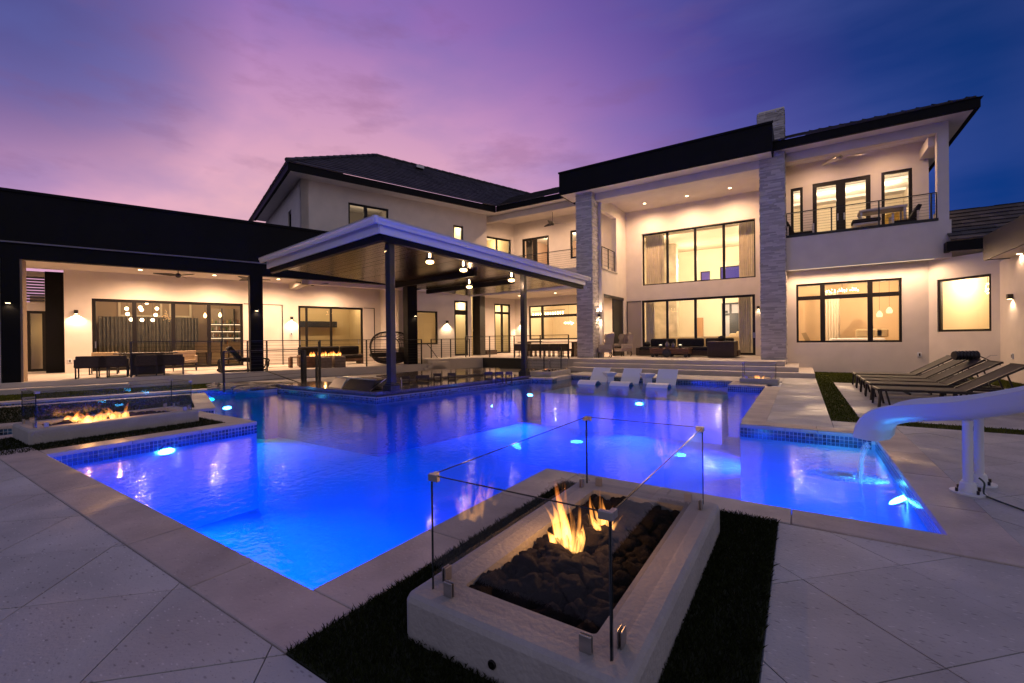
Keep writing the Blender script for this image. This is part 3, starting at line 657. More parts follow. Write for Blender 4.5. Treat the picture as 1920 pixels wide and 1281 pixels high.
# right wing roof: eave at Y 19.3
ez = 8.36; ex1 = VF(19.3).a(1842.5)
m_ = MB(); m_.box(-.8, ex1, 19.3, 19.42, ez, ez + .30); m_.box(ex1 - .12, ex1, 19.42, 30, ez, ez + .30); obj('fascia', m_, FASCIA, house)
m_ = MB(); m_.box(-.8, ex1 - .12, 19.42, 30, ez + .02, ez + .06); obj('soffit', m_, WHITE, house)
tile_roof('roof', house, [(-.8, 19.25, ez + .30), (ex1 + .06, 19.25, ez + .30), (ex1 + .06 - 4.5, 23.75, ez + 2.1), (-.8, 23.75, ez + 2.1)], ROOF)
tile_roof('roof', house, [(ex1 + .06, 19.25, ez + .30), (ex1 + .06, 29, ez + .30), (ex1 + .06 - 4.5, 28, ez + 2.1), (ex1 + .06 - 4.5, 23.75, ez + 2.1)], ROOF)
ch = VF(20.6); cx0, cx1 = ch.a(1424), ch.a(1473.5); stone_column(house, 'chimney', cx0, cx1, 20.6, 21.4, 8.9, ch.z(1450, 207), 'flr')
m_ = MB(); cz = ch.z(1450, 207); m_.box(cx0 + .04, cx1 + .02, 20.63, 21.42, cz, cz + .06); obj('chimney_cap', m_, STEEL, house)
# --- portico: two stone columns, beam and black box roof
stone_column(house, 'stone_column', -1.27, -.46, 19.6, 20.4, TZ - .16, 8.36, 'flr')
stone_column(house, 'stone_column', -8.84, -8.06, 19.2, 19.95, TZ, 8.2, 'flr')
m_ = MB(); m_.box(-8.06, -1.27, 19.62, 20.35, 7.88, 8.2); m_.box(-8.84, -8.06, 19.95, 20.35, 7.88, 8.2); obj('beam', m_, STUCCO, house)
m_ = MB(); m_.box(-9.5, -.81, 18.9, 20.25, 8.2, 8.24); obj('soffit', m_, WHITE, house)
m_ = MB(); m_.box(-9.55, -.81, 18.86, 18.9, 8.19, 9.26); m_.box(-9.55, -9.5, 18.9, 23.5, 8.19, 9.26); m_.box(-.86, -.81, 18.9, 23.5, 8.19, 9.26); m_.box(-9.5, -.86, 18.9, 23.5, 9.0, 9.1)
m_.box(-9.58, -.78, 18.82, 18.86, 9.20, 9.28); obj('portico_roof', m_, FASCIA, house)
FP = VF(23.5)
m_ = MB(); m_.box(-7.9, -.5, 20.35, 23.5, 8.16, 8.2); obj('portico_ceiling', m_, STUCCO, house)
hl = (FP.a(1204), FP.a(1416.5), TZ + .03, 3.37); hu = (FP.a(1205), FP.a(1418), FP.z(1418, 519.5), FP.z(1418, 409)); hp = (FP.a(1178), hl[0] - .02, TZ + .03, 3.33)
wall('wall', STUCCO, house, FP, -7.9, -.45, TZ - .1, 8.2, .3, [hl, hu])
mu = [FP.a(x) for x in (1251, 1304, 1357.5)]; window('sliding_door', house, FP, hl, mu, (), .11, .05, mw_=.12, handle=((hl[1] - .06, 1.45),)); mu2 = [FP.a(x) for x in (1251.5, 1304, 1358)]
window('window', house, FP, hu, mu2, (), .07, .16, mw_=.12, label='tall four-pane upper window of the portico')
m_ = MB(); m_.box(hp[0], hp[1], 23.46, 23.492, hp[2], hp[3]); obj('pocket_panel', m_, mat('pocket_grey', (.42, .36, .32), .7), house); m_ = MB(); m_.box(hp[0], hp[1], 23.44, 23.455, hp[3], hp[3] + .03); m_.box(hp[0] - .03, hp[0], 23.44, 23.455, hp[2], hp[3] + .03); obj('pocket_trim', m_, FRAME, house)
# side wall of the portico, with the balcony opening above and the dark shutter opening below
FS = XF(-7.9)
wall('wall', STUCCO, house, FS, 19.95, 23.5, TZ - .1, 8.2, .25, [(19.96, 22.0, 4.75, 7.55), (20.2, 23.0, TZ - .09, 3.5)])
m_ = MB(); m_.box(-7.97, -7.93, 21.5, 23.0, TZ, 3.5); m_.box(-8.05, -7.88, 20.2, 23.02, 3.38, 3.52); obj('roll_shutter', m_, mat('shutter_brown', (.012, .010, .009), .5), house)
wall('wall', STUCCO, house, XF(-.5), 20.35, 23.5, TZ - .1, 8.2, .25)
# the double-height living room behind
LR = FP; room(house, LR, -7.9, -.6, TZ, 7.5, 8, (.74, .64, .48), 0, floor=(.42, .36, .28), d=-.31, back=[(-4.3, -1.7, TZ + .02, 3.6), (-5.6, -5.0, 4.6, 5.8), (-4.4, -2.2, 4.4, 6.0), (-1.8, -.9, 4.4, 6.0)])
m_ = MB(); m_.box(-7.6, -1.0, 25.0, 30.5, 7.0, 7.2); obj('ceiling_tray', m_, mat('tray_taupe', (.40, .33, .24), .8), house)
m_ = MB(); m_.box(-7.2, -1.4, 25.02, 25.1, 7.21, 7.34); m_.box(-1.35, -1.25, 25.1, 30.2, 7.21, 7.34); m_.box(-7.2, -1.4, 30.6, 30.68, 7.2, 7.4); obj('ceiling_cove', m_, GLOWS, house)
for x, y, z_, pw in ((-5.6, 28.5, 5.6, 230), (-2.8, 28.5, 5.6, 230), (-6.4, 25.0, 6.4, 70), (-1.9, 25.0, 6.4, 70), (-4.2, 25.6, 5.6, 70), (-6.2, 25.2, 3.2, 45), (-2.2, 25.2, 3.2, 45), (-4.2, 29.5, 2.8, 90)):
    lamp('POINT', (x, y, z_), pw * 1.7, RWARM, house, 0)  # lamps near the windows are added, unseen, to brighten the drapes
fe = VF(31.8)
m_ = MB()
for a0, a1, z0, z1 in ((-4.3, -3.95, 2.95, 3.1), (-4.3, -4.22, .5, 3.6), (-1.78, -1.7, .5, 3.6), (-4.3, -1.7, 3.5, 3.6), (-3.85, -3.72, .5, 3.6), (-2.28, -2.15, .5, 3.6), (-4.3, -1.7, 2.78, 2.92)): m_.box(a0, a1, 31.70 + random.uniform(0, .02), 31.78, z0, z1)
m_.box(-3.72, -2.28, 31.71, 31.77, .5, 2.78); ed = obj('front_door', m_, mat('charcoal_door', (.03, .03, .035), .4), house)
for a0, a1, z0, z1 in ((-4.22, -3.85, .5, 2.78), (-2.15, -1.78, .5, 2.78), (-4.22, -3.85, 2.92, 3.5), (-3.72, -2.28, 2.92, 3.5), (-2.15, -1.78, 2.92, 3.5)):
    q = MB(); q.quad((a0, 31.75, z0), (a1, 31.75, z0), (a1, 31.75, z1), (a0, 31.75, z1)); obj('pane', q, mat('frosted_dusk', (.42, .40, .44), .4), ed)
for a0, a1, z0, z1 in ((-5.6, -5.0, 4.6, 5.8), (-4.4, -2.2, 4.4, 6.0), (-1.8, -.9, 4.4, 6.0)): window('window', house, VF(31.85), (a0, a1, z0, z1), (), (), .05)
def curtain(parent, F, a0, a1, z0, z1, d, m, n=9, amp=.05):
    b = MB(); N_ = n * 6; vs = []
    for i in range(N_ + 1):
        a = a0 + (a1 - a0) * i / N_; dd = d + amp * math.sin(i / 6 * 2 * math.pi) + .3 * amp * math.sin(i * 1.7)
        vs += [F.P(a, dd, z0), F.P(a, dd * 1.0, z1)]
    b.add(vs, [(2 * i, 2 * i + 2, 2 * i + 3, 2 * i + 1) for i in range(N_)]); return obj('curtain', b, m, parent, smooth=True)
DRAPE = mat('cream_drape', (.78, .68, .50), .9, var=.1, vscale=4); GREYDR = mat('taupe_drape', (.20, .165, .12), .9, var=.2, vscale=4)
curtain(house, FP, hu[0] + .05, hu[0] + 1.0, 4.1, 7.0, -.6, DRAPE); curtain(house, FP, hu[1] - .75, hu[1] + .05, 4.1, 7.0, -.6, DRAPE)
curtain(house, FP, hl[0] + .05, hl[0] + .5, TZ, 3.6, -.6, DRAPE, 5); curtain(house, FP, hl[1] - .75, hl[1] - .15, TZ, 3.6, -.6, DRAPE, 6)
m_ = MB(); m_.box(-7.88, -6.2, 27.5, 28.1, TZ, 7.4); obj('interior_stone_panel', m_, mat('cream_marble', (.62, .52, .38), .4, var=.35, vscale=1.5), house)
m_ = MB(); m_.box(-5.9, -5.45, 31.6, 31.79, TZ, 2.7); obj('interior_niche', m_, mat('niche_tan', (.42, .24, .12), .8), house)
# right ground rooms
room(house, FR_, -.55, 3.6, .3, 3.7, 4.2, (.70, .50, .30), 95, floor=(.3, .2, .12)); curtain(house, FR_, .75, 1.45, .4, 3.3, -3.6, mat('sheer', (.68, .56, .42), .9), 7)
room(house, FB, .05, L_ - .05, .6, 3.7, 2.6, (.76, .64, .44), 62, d=-.27); q = FB
m_ = MB(); m_.box(.25, .62, -2.85, -2.80, .7, 2.35, FB.P); obj('interior_doorway', m_, mat('doorway_tan', (.40, .28, .14), .8), house)
# garage eave at the far right
eX = 4.5
m_ = MB(); m_.box(eX, eX + .06, 7, 18.42, 3.52, 4.22); m_.box(eX + .06, 6.2, 18.36, 18.42, 3.52, 4.22); obj('fascia', m_, mat('brown_fascia', (.03, .026, .024), .5), house)
m_ = MB(); m_.box(eX + .06, 7, 7, 18.36, 3.54, 3.6); obj('soffit', m_, STUCCO, house)
m_ = MB(); m_.box(VF(19.6).a(1777), 5.4, 19.6, 19.72, 4.05, 4.36); m_.box(VF(19.6).a(1777), VF(19.6).a(1777) + .12, 19.72, 20.3, 4.05, 4.36); obj('fascia', m_, FASCIA, house)
m_ = MB(); m_.box(VF(19.6).a(1777) + .12, 6, 19.72, 22, 4.06, 4.1); obj('soffit', m_, STUCCO, house)
rzz = VF(21.6).z(1850, 388); tile_roof('roof', house, [(4.05, 19.55, 4.38), (9, 19.55, 4.38), (9, 21.6, rzz), (4.05, 21.6, rzz)], ROOF, tl=.3)
m_ = MB(); m_.box(4.05, 9, 21.6, 21.8, 4.3, rzz - .02); obj('gable_wall', m_, STUCCO, house)
# --- middle wing between the portico and the left block
MY = 20.6; FM = VF(MY); mxl = FM.a(883); FMu = VF(22.8); c966u = FMu.a(966); FMl = VF(24.3); c966 = FMl.a(966)
m_ = MB(); m_.box(FM.a(900), -8.84, MY, MY + .3, 8.13, 8.45); obj('beam', m_, STUCCO, house)
m_ = MB(); m_.box(-16.3, -8.16, MY, MY + .3, 3.95, 5.02); obj('balcony_front', m_, STUCCO, house)
m_ = MB(); m_.box(-16.5, -8.16, MY + .3, 24.3, 4.0, F2); obj('balcony_floor', m_, STUCCO, house)
m_ = MB(); m_.box(-16.5, -8.15, MY + .3, 22.85, 8.42, 8.47); obj('balcony_ceiling', m_, STUCCO, house)
hd = (FMu.a(981), FMu.a(1031), fl, FMu.z(1006, 444.5)); hd2 = (FMu.a(1071), FMu.a(1071) + 1.3, fl + .9, FMu.z(1073, 432))
wall('wall', STUCCO, house, FMu, c966u - .1, -8.1, F2 - .05, 8.45, .25, [hd, hd2]); window('double_door', house, FMu, hd, ((hd[0] + hd[1]) / 2 - .05,), (), .12, .04, mw_=.28); window('window', house, FMu, hd2, (), (), .10, .04)
room(house, FMu, c966u, -8.2, F2, 7.9, 4, (.66, .44, .32), 60, lights=(.3, .7))
curtain(house, FMu, hd[0], hd[0] + .45, fl, 7.5, -.5, mat('grey_drape', (.16, .15, .13), .9), 4)
nU = FMu.P(c966u, 0, 0).dot(NN); FUu = LF(nU); su = FUu.a(966); s915 = LF(-20.7).a(915)
hw2 = (FUu.a(905), FUu.a(960), fl + .2, FUu.z(940, 447)); wall('wall', STUCCO, house, FUu, su - 2.6, su, F2 - .05, 8.45, .2, [hw2]); window('window', house, FUu, hw2, (FUu.a(934.5),), (), .10, .04); room(house, FUu, hw2[0] - .4, hw2[1] + .1, F2, 7.9, 3, (.62, .50, .28), 40, d=-.22)
nL = FMl.P(c966, 0, 0).dot(NN); FUl = LF(nL); sl_ = FUl.a(966); hdl = (FUl.a(927.5), FUl.a(957.5), TZ + .04, FUl.z(942, 570))
wall('wall', STUCCO, house, FUl, sl_ - 4.2, sl_, TZ - .1, 4.0, .25, [hdl]); window('double_door', house, FUl, hdl, ((hdl[0] + hdl[1]) / 2,), (FUl.z(942, 587),), .10, .04, mw_=.14, handle=(((hdl[0] + hdl[1]) / 2 + .06, 1.5),))
hwl = (FMl.a(992), FMl.a(1086), FMl.z(1000, 637.5), FMl.z(1000, 573.5)); wall('wall', STUCCO, house, FMl, c966 - .05, -8.16, TZ - .1, 4.0, .25, [hwl]); window('window', house, FMl, hwl, (FMl.a(1016.5),), (FMl.z(1000, 594),), .09, .04, mw_=.16, label='wide window behind the outdoor bar table')
room(house, FMl, c966, -7.95, TZ, 3.95, 5, (.74, .60, .40), 130, lights=(.3, .7)); room(house, FUl, sl_ - 3.5, sl_ - .1, TZ, 3.9, 2.6, (.70, .58, .36), 55, d=-.27)
m_ = MB(); m_.box(FM.a(883), FM.a(902.5), MY - .1, MY + .4, TZ, 3.95); m_.box(FM.a(891), FM.a(892), MY - .115, MY - .1, TZ, 3.95); obj('roll_shutter', m_, mat('shutter_brown', (.012, .010, .009), .5), house)
# black panel under the upper terrace, behind the bar
m_ = MB(); m_.box(VF(18.05).a(873), VF(18.05).a(987), 18.06, 18.14, -.03, TZ - .02); obj('black_panel', m_, mat('charcoal_panel', (.012, .014, .012), .5), house)
# middle roof
m_ = MB(); m_.box(-14.02, -9.0, 20.0, 20.1, 8.45, 8.72); obj('fascia', m_, FASCIA, house); m_ = MB(); m_.box(-15.5, -9.0, 20.1, 21.2, 8.47, 8.5); obj('soffit', m_, WHITE, house)
rz1 = VF(24.5).z(1003, 361); tile_roof('roof', house, [(-14.1, 19.95, 8.72), (-8.5, 19.95, 8.72), (-8.5, 24.5, rz1), (-18.5, 24.5, rz1)], ROOF)
# --- left block
nw = -20.7; FL = LF(nw); s0 = FL.a(568); s1 = FL.a(915)
hA = H(FL, 653, 379, 729, 440); hA = (hA[0], hA[1], 6.1, FL.z(690, 385.5)); hB = (FL.a(852.5), FL.a(871), FL.z(860, 470), FL.z(862, 423.5))
wall('wall', STUCCO, house, FL, s0, s1, 3.9, 8.5, .3, [hA, hB]); window('window', house, FL, hA, (FL.a(689.5),), (), .08, .05, mw_=.16, label='dark upper window with the blinds half down'); window('window', house, FL, hB, (), (), .08, .05)
room(house, FL, hA[0] - .4, hA[1] + .4, 5.4, 8.2, 2.5, (.30, .26, .22), 5, d=-.31); room(house, FL, hB[0] - .4, hB[1] + .4, 5.0, 8.2, 1.6, (.72, .58, .40), 32, d=-.31)
FE = Fr(FL.P(s0, 0, 0), -NN, -U); he = (2.0, 2.7, 6.2, 7.6); wall('wall', STUCCO, house, FE, 0, 9.5, 3.9, 8.5, .3, [he]); window('window', house, FE, he, (), (), .08, .05)
m_ = MB(); m_.box(0, 1.2, -.3, -.25, 6, 7.8, lambda a, d, z: FE.P(a + 1.8, d - .2, z)); obj('blind', m_, mat('dark_blind', (.05, .05, .06), .9), house)
eF = LF(-19.8); es = 3.86; z0_ = 8.42
m_ = MB(); m_.box(es, 14.28, -.12, 0, z0_, z0_ + .30, eF.P); m_.box(es, es + .12, -9.5, -.12, z0_, z0_ + .30, eF.P); obj('fascia', m_, FASCIA, house)
m_ = MB(); m_.box(es + .12, 14.28, -1.0, -.12, z0_ + .04, z0_ + .07, eF.P); m_.box(es + .12, es + 1.0, -9.5, -1.0, z0_ + .04, z0_ + .07, eF.P); obj('soffit', m_, WHITE, house)
rz0 = z0_ + .30; ap = 6.0; az = 12.45; e_ = .05
P_ = lambda s, d, z: eF.P(s, d, z)
tile_roof('roof', house, [P_(es - e_, e_, rz0), P_(14.6, e_, rz0), P_(24.5, -ap, az), P_(es + ap, -ap, az)], ROOF, tl=.40)
tile_roof('roof', house, [P_(es - e_, -2 * ap, rz0), P_(es - e_, e_, rz0), P_(es + ap, -ap, az), P_(es + ap, -ap - .01, az)], ROOF, tl=.40)
m_ = MB()
for i in range(14):
    f0 = i / 14; f1 = (i + 1.08) / 14; a = P_(es - e_, e_, rz0 + .05).lerp(P_(es + ap, -ap, az + .06), f0); b = P_(es - e_, e_, rz0 + .05).lerp(P_(es + ap, -ap, az + .06), f1); m_.tube([a, b], [.10, .075], 8)
for i in range(27):
    a = P_(es + ap + i * .55, -ap, az + .05); b = P_(es + ap + i * .55 + .58, -ap, az + .05); m_.tube([a, b], [.10, .075], 8)
obj('ridge_cap', m_, ROOF, house, kind='stuff')
m_ = MB(); q = P_(12.1, -4.9, 11.86); m_.box(-.25, .25, -.15, .15, 0, .16, lambda a, d, z: q + U * a + NN * d + Vector((0, 0, z))); obj('roof_vent', m_, STEEL, house)
# ground-floor wall of the left block by the stairs
nb = -20.9; FG = LF(nb); g0, g1 = FG.a(748), FG.a(884)
hg = (FG.a(781), FG.a(821), FG.z(800, 646), FG.z(800, 583.5)); hg2 = (FG.a(852.5), FG.a(878), TZ + .05, FG.z(865, 564))
wall('wall', STUCCO, house, FG, g0, g1, -.02, 4.25, .3, [hg, hg2]); window('window', house, FG, hg, (), (), .07, .04, label='window with its cream shade down'); window('glass_door', house, FG, hg2, (), (FG.z(865, 586),), .10, .04, mw_=.26, handle=((hg2[1] - .07, 1.5),))
m_ = MB(); m_.box(hg[0] + .02, hg[1] - .02, -.24, -.22, hg[2], hg[3], FG.P); obj('blind', m_, CSHADE, house)
[lamp('POINT', FG.P(hg[0] + (hg[1] - hg[0]) * f, -.95, (hg[2] + hg[3]) / 2 + .3), 42, RWARM, house, 0) for f in (.25, .75)]
room(house, FG, hg2[0] - .6, hg2[1] + .5, TZ, 3.9, 2.5, (.70, .58, .36), 45, d=-.31)
wall('wall', STUCCO, house, Fr(FG.P(g0, 0, 0), -NN, -U), 0, 3.2, -.02, 4.25, .3)
# ================================================================== PATIO WING on the left
pav = thing('patio_wing', 'single storey black roofed dining patio wing with a deep covered terrace on the left', 'building', LF(-21).P(0, 0, 0), math.pi / 2 - UA)
nf = -18.65; PF = LF(nf); pe = PF.a(806)
m_ = MB(); m_.box(-14, pe, -.25, 0, 3.84, 4.29, PF.P); m_.box(pe - .25, pe, -5, -.25, 3.84, 4.29, PF.P); obj('beam', m_, FASCIA, pav)
m_ = MB(); m_.box(-14, pe - .0, -.30, -.02, 4.31, 5.78, PF.P); m_.box(pe - .28, pe, -8, -.30, 4.31, 5.78, PF.P); m_.box(-14, pe, -8, -.3, 5.2, 5.3, PF.P); m_.box(-14.0, pe + .04, -.36, .03, 5.74, 5.82, PF.P); obj('parapet_roof', m_, FASCIA, pav)
m_ = MB(); m_.box(-14, pe + .05, -.02, .075, 4.285, 4.325, PF.P); obj('gutter', m_, mat('grey_gutter', (.16, .15, .18), .35), pav)
nwl = -23.3; PW = LF(nwl); pw0 = PW.a(121); pw1 = PW.a(749)
m_ = MB(); m_.box(-14, pe - .25, -4.9, -.25, 4.18, 4.24, PF.P); obj('patio_ceiling', m_, STUCCO, pav)
d1 = (PW.a(172.5), PW.a(456.5), LZ + .03, 3.14); d2 = (PW.a(560), PW.a(681.5), LZ + .03, 3.14)
wall('wall', STUCCO, pav, PW, pw0, pw1 + .6, -.02, 4.2, .3, [d1, d2])
window('sliding_door', pav, PW, d1, [PW.a(x) for x in (252.5, 325.5, 392.5)], (), .11, .05, mw_=.14, handle=((d1[0] + .1, 1.35),)); window('sliding_door', pav, PW, d2, [PW.a(576), PW.a(622)], (), .10, .05, mw_=.10, handle=((d2[1] - .25, 1.35), (d2[0] + .07, 1.35)))
for a, b, zt in ((PW.a(458), PW.a(531), 3.12), (PW.a(683), PW.a(703), 3.12)):
    m_ = MB(); m_.box(a, b, .0, .012, zt, zt + .03, PW.P); m_.box(b - .04, b, .0, .012, LZ, zt, PW.P); obj('pocket_trim', m_, FRAME, pav)
room(pav, PW, d1[0] - .5, d1[1] + .7, LZ, 4.0, 5.5, (.42, .30, .19), 62, d=-.31, floor=(.2, .14, .09), lights=(.3, .75), ceilcol=(.5, .4, .3))
curtain(pav, PW, d1[0] - .3, PW.a(345), LZ, 2.7, -5.2, GREYDR, 22, .09); curtain(pav, PW, PW.a(325, -5), PW.a(372, -5), LZ, 2.7, -5.2, GREYDR, 8, .09)
m_ = MB(); ww = (PW.a(243, -5.5), PW.a(298, -5.5), 2.95, 3.6)
for k_ in ((PW.a(222, -5.6), PW.a(305, -5.6)), (PW.a(318, -5.6), PW.a(360, -5.6))):
    a, b = k_; z0w, z1w = PW.z(270, 594, -5.6), PW.z(270, 566, -5.6) + .25
    for bx_ in ((a, b, z0w, z0w + .09), (a, b, z1w, z1w + .09), (a, a + .09, z0w + .09, z1w), (b - .09, b, z0w + .09, z1w)): m_.box(bx_[0], bx_[1], -5.76, -5.70, bx_[2], bx_[3], PW.P)
obj('interior_window_trim', m_, mat('cream_trim', (.75, .62, .42), .7), pav)
room(pav, PW, d2[0] - .5, d2[1] + .5, LZ, 3.9, 3.6, (.46, .34, .17), 60, d=-.31, floor=(.2, .14, .09), lights=(.65,))
m_ = MB(); m_.box(d2[0] + .35, d2[1] - .35, -3.5, -3.42, 2.2, 2.55, PW.P); obj('interior_beam', m_, FRAME, pav)
# far-left end of the patio
NE = LF(-24.6); m_ = MB(); a0_, a1_ = NE.a(92), NE.a(121)
m_.box(a0_, a1_ + .1, .35, .6, LZ, 4.15, NE.P); obj('roll_shutter', m_, FASCIA, pav)
hz = (NE.a(49), NE.a(86), LZ + .05, NE.z(66, 583)); wall('wall', STUCCO, pav, NE, -14, a1_ + .4, -.02, 4.2, .3, [hz, (NE.a(46), NE.a(85), NE.z(66, 567), 4.0)]); window('glass_door', pav, NE, hz, (), (), .10, .04)
for i in range(9): m_ = MB(); z_ = NE.z(66, 567) + .05 + i * .11; m_.box(NE.a(46), NE.a(85), -.2, -.12, z_, z_ + .07, NE.P); obj('louver', m_, mat('grey_louver', (.08, .08, .10), .5), pav)
m_ = MB(); m_.box(hz[0] + .02, hz[1] - .02, -.6, -.55, LZ, 3.3, NE.P); obj('blind', m_, CSHADE, pav); lamp('POINT', NE.P((hz[0] + hz[1]) / 2, -1.4, 2), 22, RWARM, pav, 0)
# posts
def post(x0, x1, label=None):
    a, b = PF.a(x0), PF.a(x1); m_ = MB(); m_.box(a, b, -.50, 0, LZ, 3.84, PF.P); o = obj('post', m_, FASCIA, pav); return a, b
pA = post(3, 38); pB = post(470, 508 - 14); pC = post(765, 787 - 4)
m_ = MB(); m_.box(pA[1] + .003, pA[1] + .05, -.5, -.03, LZ, 3.84, PF.P); obj('post_board', m_, mat('tan_board', (.30, .21, .13), .7), pav)
wall('wall', STUCCO, pav, PF, -14, PF.a(-1), LZ, 3.84, .3, [], -.1)
# ================================================================== BAR CANOPY
K0, K1, K3 = Vector((-8.42, 7.0, 4.36)), Vector((-7.4, 17.5, 3.97)), Vector((-15.83, 8.1, 4.32)); K2 = Vector((-14.6, 18.3, 3.98))
can = thing('bar_canopy', 'white edged flat canopy with a plank ceiling on dark posts over the swim-up bar', 'canopy', (-9.0, 7.6, 0))
GUT = mat('white_gutter', (.80, .80, .82), .28, spec=.6, coat=.3)
kc = (K0 + K1 + K2 + K3) / 4
def ins(p, f): return kc + (p - kc) * f
def dz(p, z): return p + Vector((0, 0, z))
m_ = MB(); m_.slab([K0, K1, K2, K3], .03); obj('roof', m_, WHITE, can)
edges = ((K3, K0), (K0, K1), (K1, K2))
m_ = MB()
for p, q in edges:
    mid = ((p + q) / 2 - kc); mid.z = 0; t = (q - p).normalized(); o = Vector((t.y, -t.x, 0)); o = o if o.dot(mid) > 0 else -o; o.normalize()
    prof = ((0, 0), (0, -.05), (-.03, -.10), (-.045, -.17), (-.10, -.17), (-.10, 0))
    vs = [dz(e + o * a, z) for e in (p, q) for a, z in prof]; n = len(prof)
    m_.add(vs, [(i, (i + 1) % n, n + (i + 1) % n, n + i) for i in range(n)] + [tuple(range(n)), tuple(range(2 * n - 1, n - 1, -1))])
obj('gutter', m_, GUT, can)
f1 = .955; m_ = MB()
for p, q in edges: a, b = ins(p, f1), ins(q, f1); m_.bar(dz(a, -.22), dz(b, -.22), .05, .28)
obj('fascia_board', m_, GUT, can)
I0, I1, I2, I3 = [ins(p, .93) for p in (K0, K1, K2, K3)]
m_ = MB()
for p, q in ((I3, I0), (I0, I1)): m_.bar(dz(p, -.38), dz(q + (q - p).normalized() * .05, -.38), .14, .26)
obj('beam', m_, FASCIA, can)
PLANK = mat('ceiling_plank', (.042, .021, .011), .22, var=.45, vscale=5, stretch=(6, 6, 6), spec=.55, island=.3)
npl = 62
for k in range(npl):
    f0, f1_ = k / npl + .0006, (k + 1) / npl - .0006; J0, J1, J2, J3 = [dz(ins(p, .925), -.30) for p in (K0, K1, K2, K3)]
    a, b = J0.lerp(J1, f0), J0.lerp(J1, f1_); c, d = J3.lerp(J2, f1_), J3.lerp(J2, f0); zz = random.uniform(-.003, .003)
    m_ = MB(); m_.slab([dz(a, zz), dz(b, zz), dz(c, zz), dz(d, zz)], .018); obj('ceiling_plank', m_, PLANK, can)
for f in (.50, .72):                                    # two cross beams
    m_ = MB(); a, b = I0.lerp(I1, f).lerp(I3.lerp(I2, f), .22), I3.lerp(I2, f); m_.bar(dz(a, -.42), dz(b, -.42), .12, .18); obj('cross_beam', m_, FASCIA, can)
for (x, y, zt) in ((-8.72, 7.72, 3.9), (-8.15, 13.25, 3.75)):
    if y < 9: zb = .10
    else: zb = .10
    q = MB(); q.box(x - .085, x + .085, y - .085, y + .085, zb, zt); po = obj('post', q, BLACK, can, bevel=.006)
    q = MB(); q.box(x - .15, x + .15, y - .15, y + .15, zb, zb + .14); q.box(x - .12, x + .12, y - .12, y + .12, zb + .14, zb + .19); obj('base_shoe', q, BLACK, po, bevel=.006)
# lantern pendants under it
def lantern(P, label, pw):
    t = thing('lantern', label, 'lantern', P, 0, 'caged lanterns under the canopy'); x, y, z_ = P; z_ += .05
    q = MB(); q.lathe([(.06, z_), (.06, z_ - .03), (.02, z_ - .05), (.02, z_ - .10)], (x, y, 0), 12); obj('canopy_cap', q, BRZ, t)
    q = MB()
    for i in range(10):
        a = i * .628; q.bar((x + .065 * math.cos(a), y + .065 * math.sin(a), z_ - .09), (x + .115 * math.cos(a), y + .115 * math.sin(a), z_ - .40), .007, .007)
    q.lathe([(.122, z_ - .30), (.130, z_ - .33), (.122, z_ - .36)], (x, y, 0), 16); obj('cage', q, BRZ, t)
    q = MB(); q.lathe([(.015, z_ - .12), (.03, z_ - .18), (.028, z_ - .28), (.01, z_ - .31)], (x, y, 0), 10); obj('bulb', q, GLOWW, t, smooth=True)
    q = MB(); q.lathe([(.10, z_ - .37), (.118, z_ - .40), (.10, z_ - .44), (.04, z_ - .46)], (x, y, 0), 16); obj('glass_shade', q, emitter('amber_glass', (1, .62, .28), 7), t, smooth=True)
    lamp('POINT', (x, y, z_ - .52), pw, WARM, t, 0); return t
ROWP = [(730, 473, 'lantern nearest the pool corner, brightest of the canopy lights'), (806, 492, 'second lantern from the pool corner under the canopy'), (869, 507, 'third lantern from the pool corner under the canopy'), (959, 526, 'lantern just left of the far canopy post'), (880, 538.5, 'lantern hanging low at the back of the canopy'), ]
def canopy_z(x, y): return 3.97 + (.02) - (y - 7.5) * .036
for k, (px, py, lb) in enumerate(ROWP):
    zb = 3.56
    p = onZ(px, py, zb); zc = canopy_z(p.x, p.y); p = onZ(px, py, zc - .36); lantern((p.x, p.y, zc), lb, (34, 24, 24, 24, 16)[k])
# ================================================================== BAR
bar = thing('bar_counter', 'polished granite swim-up bar counter wrapping the pool corner', 'bar counter', (-9.5, 9, 0))
m_ = MB()
outer = [(-13.1, 7.25), (-8.76, 7.27), (-7.97, 13.4), (-8.9, 13.5)]; 
m_.prism([(-13.1, 7.25), (-8.95, 7.26), (-8.80, 7.33), (-8.74, 7.46), (-8.74 + .0, 7.5), (-9.9, 8.6), (-13.1, 8.5)], .035, .10); m_.prism([(-8.738, 7.5), (-7.97, 13.4), (-9.3, 13.5), (-9.898, 8.6)], .036, .099)
obj('countertop', m_, GRANITE, bar)
m_ = MB(); m_.prism([(-13.1, 7.31), (-8.84, 7.33), (-8.06, 13.4), (-9.2, 13.4), (-9.95, 8.4), (-13.1, 8.3)], -.034, .034); obj('counter_base', m_, mat('dark_stone', (.05, .05, .06), .5, var=.4, vscale=8), bar)
m_ = MB(); m_.prism([(-12.4, 10.3), (-10.2, 9.75), (-9.35, 13.6), (-10.9, 15.6), (-12.8, 13.6)], .12, .17); obj('back_countertop', m_, GRANITE, bar); m_ = MB(); m_.prism([(-12.3, 10.45), (-10.3, 9.95), (-9.5, 13.5), (-10.9, 15.4), (-12.7, 13.5)], -.03, .12); obj('back_counter_base', m_, mat('grey_board', (.24, .19, .16), .7, var=.3, vscale=6, stretch=(1, 1, 12)), bar)
for (px, py) in ((770, 711), (828, 709.5), (866, 708), (906, 706.5)):
    q = onZ(px, py, .06); m_ = MB(); d_ = Vector((.97, -.22, 0)); m_.cyl(q + d_ * .35, q + d_ * .40, .05, n=14); obj('bolt_disc', m_, STEEL, bar)
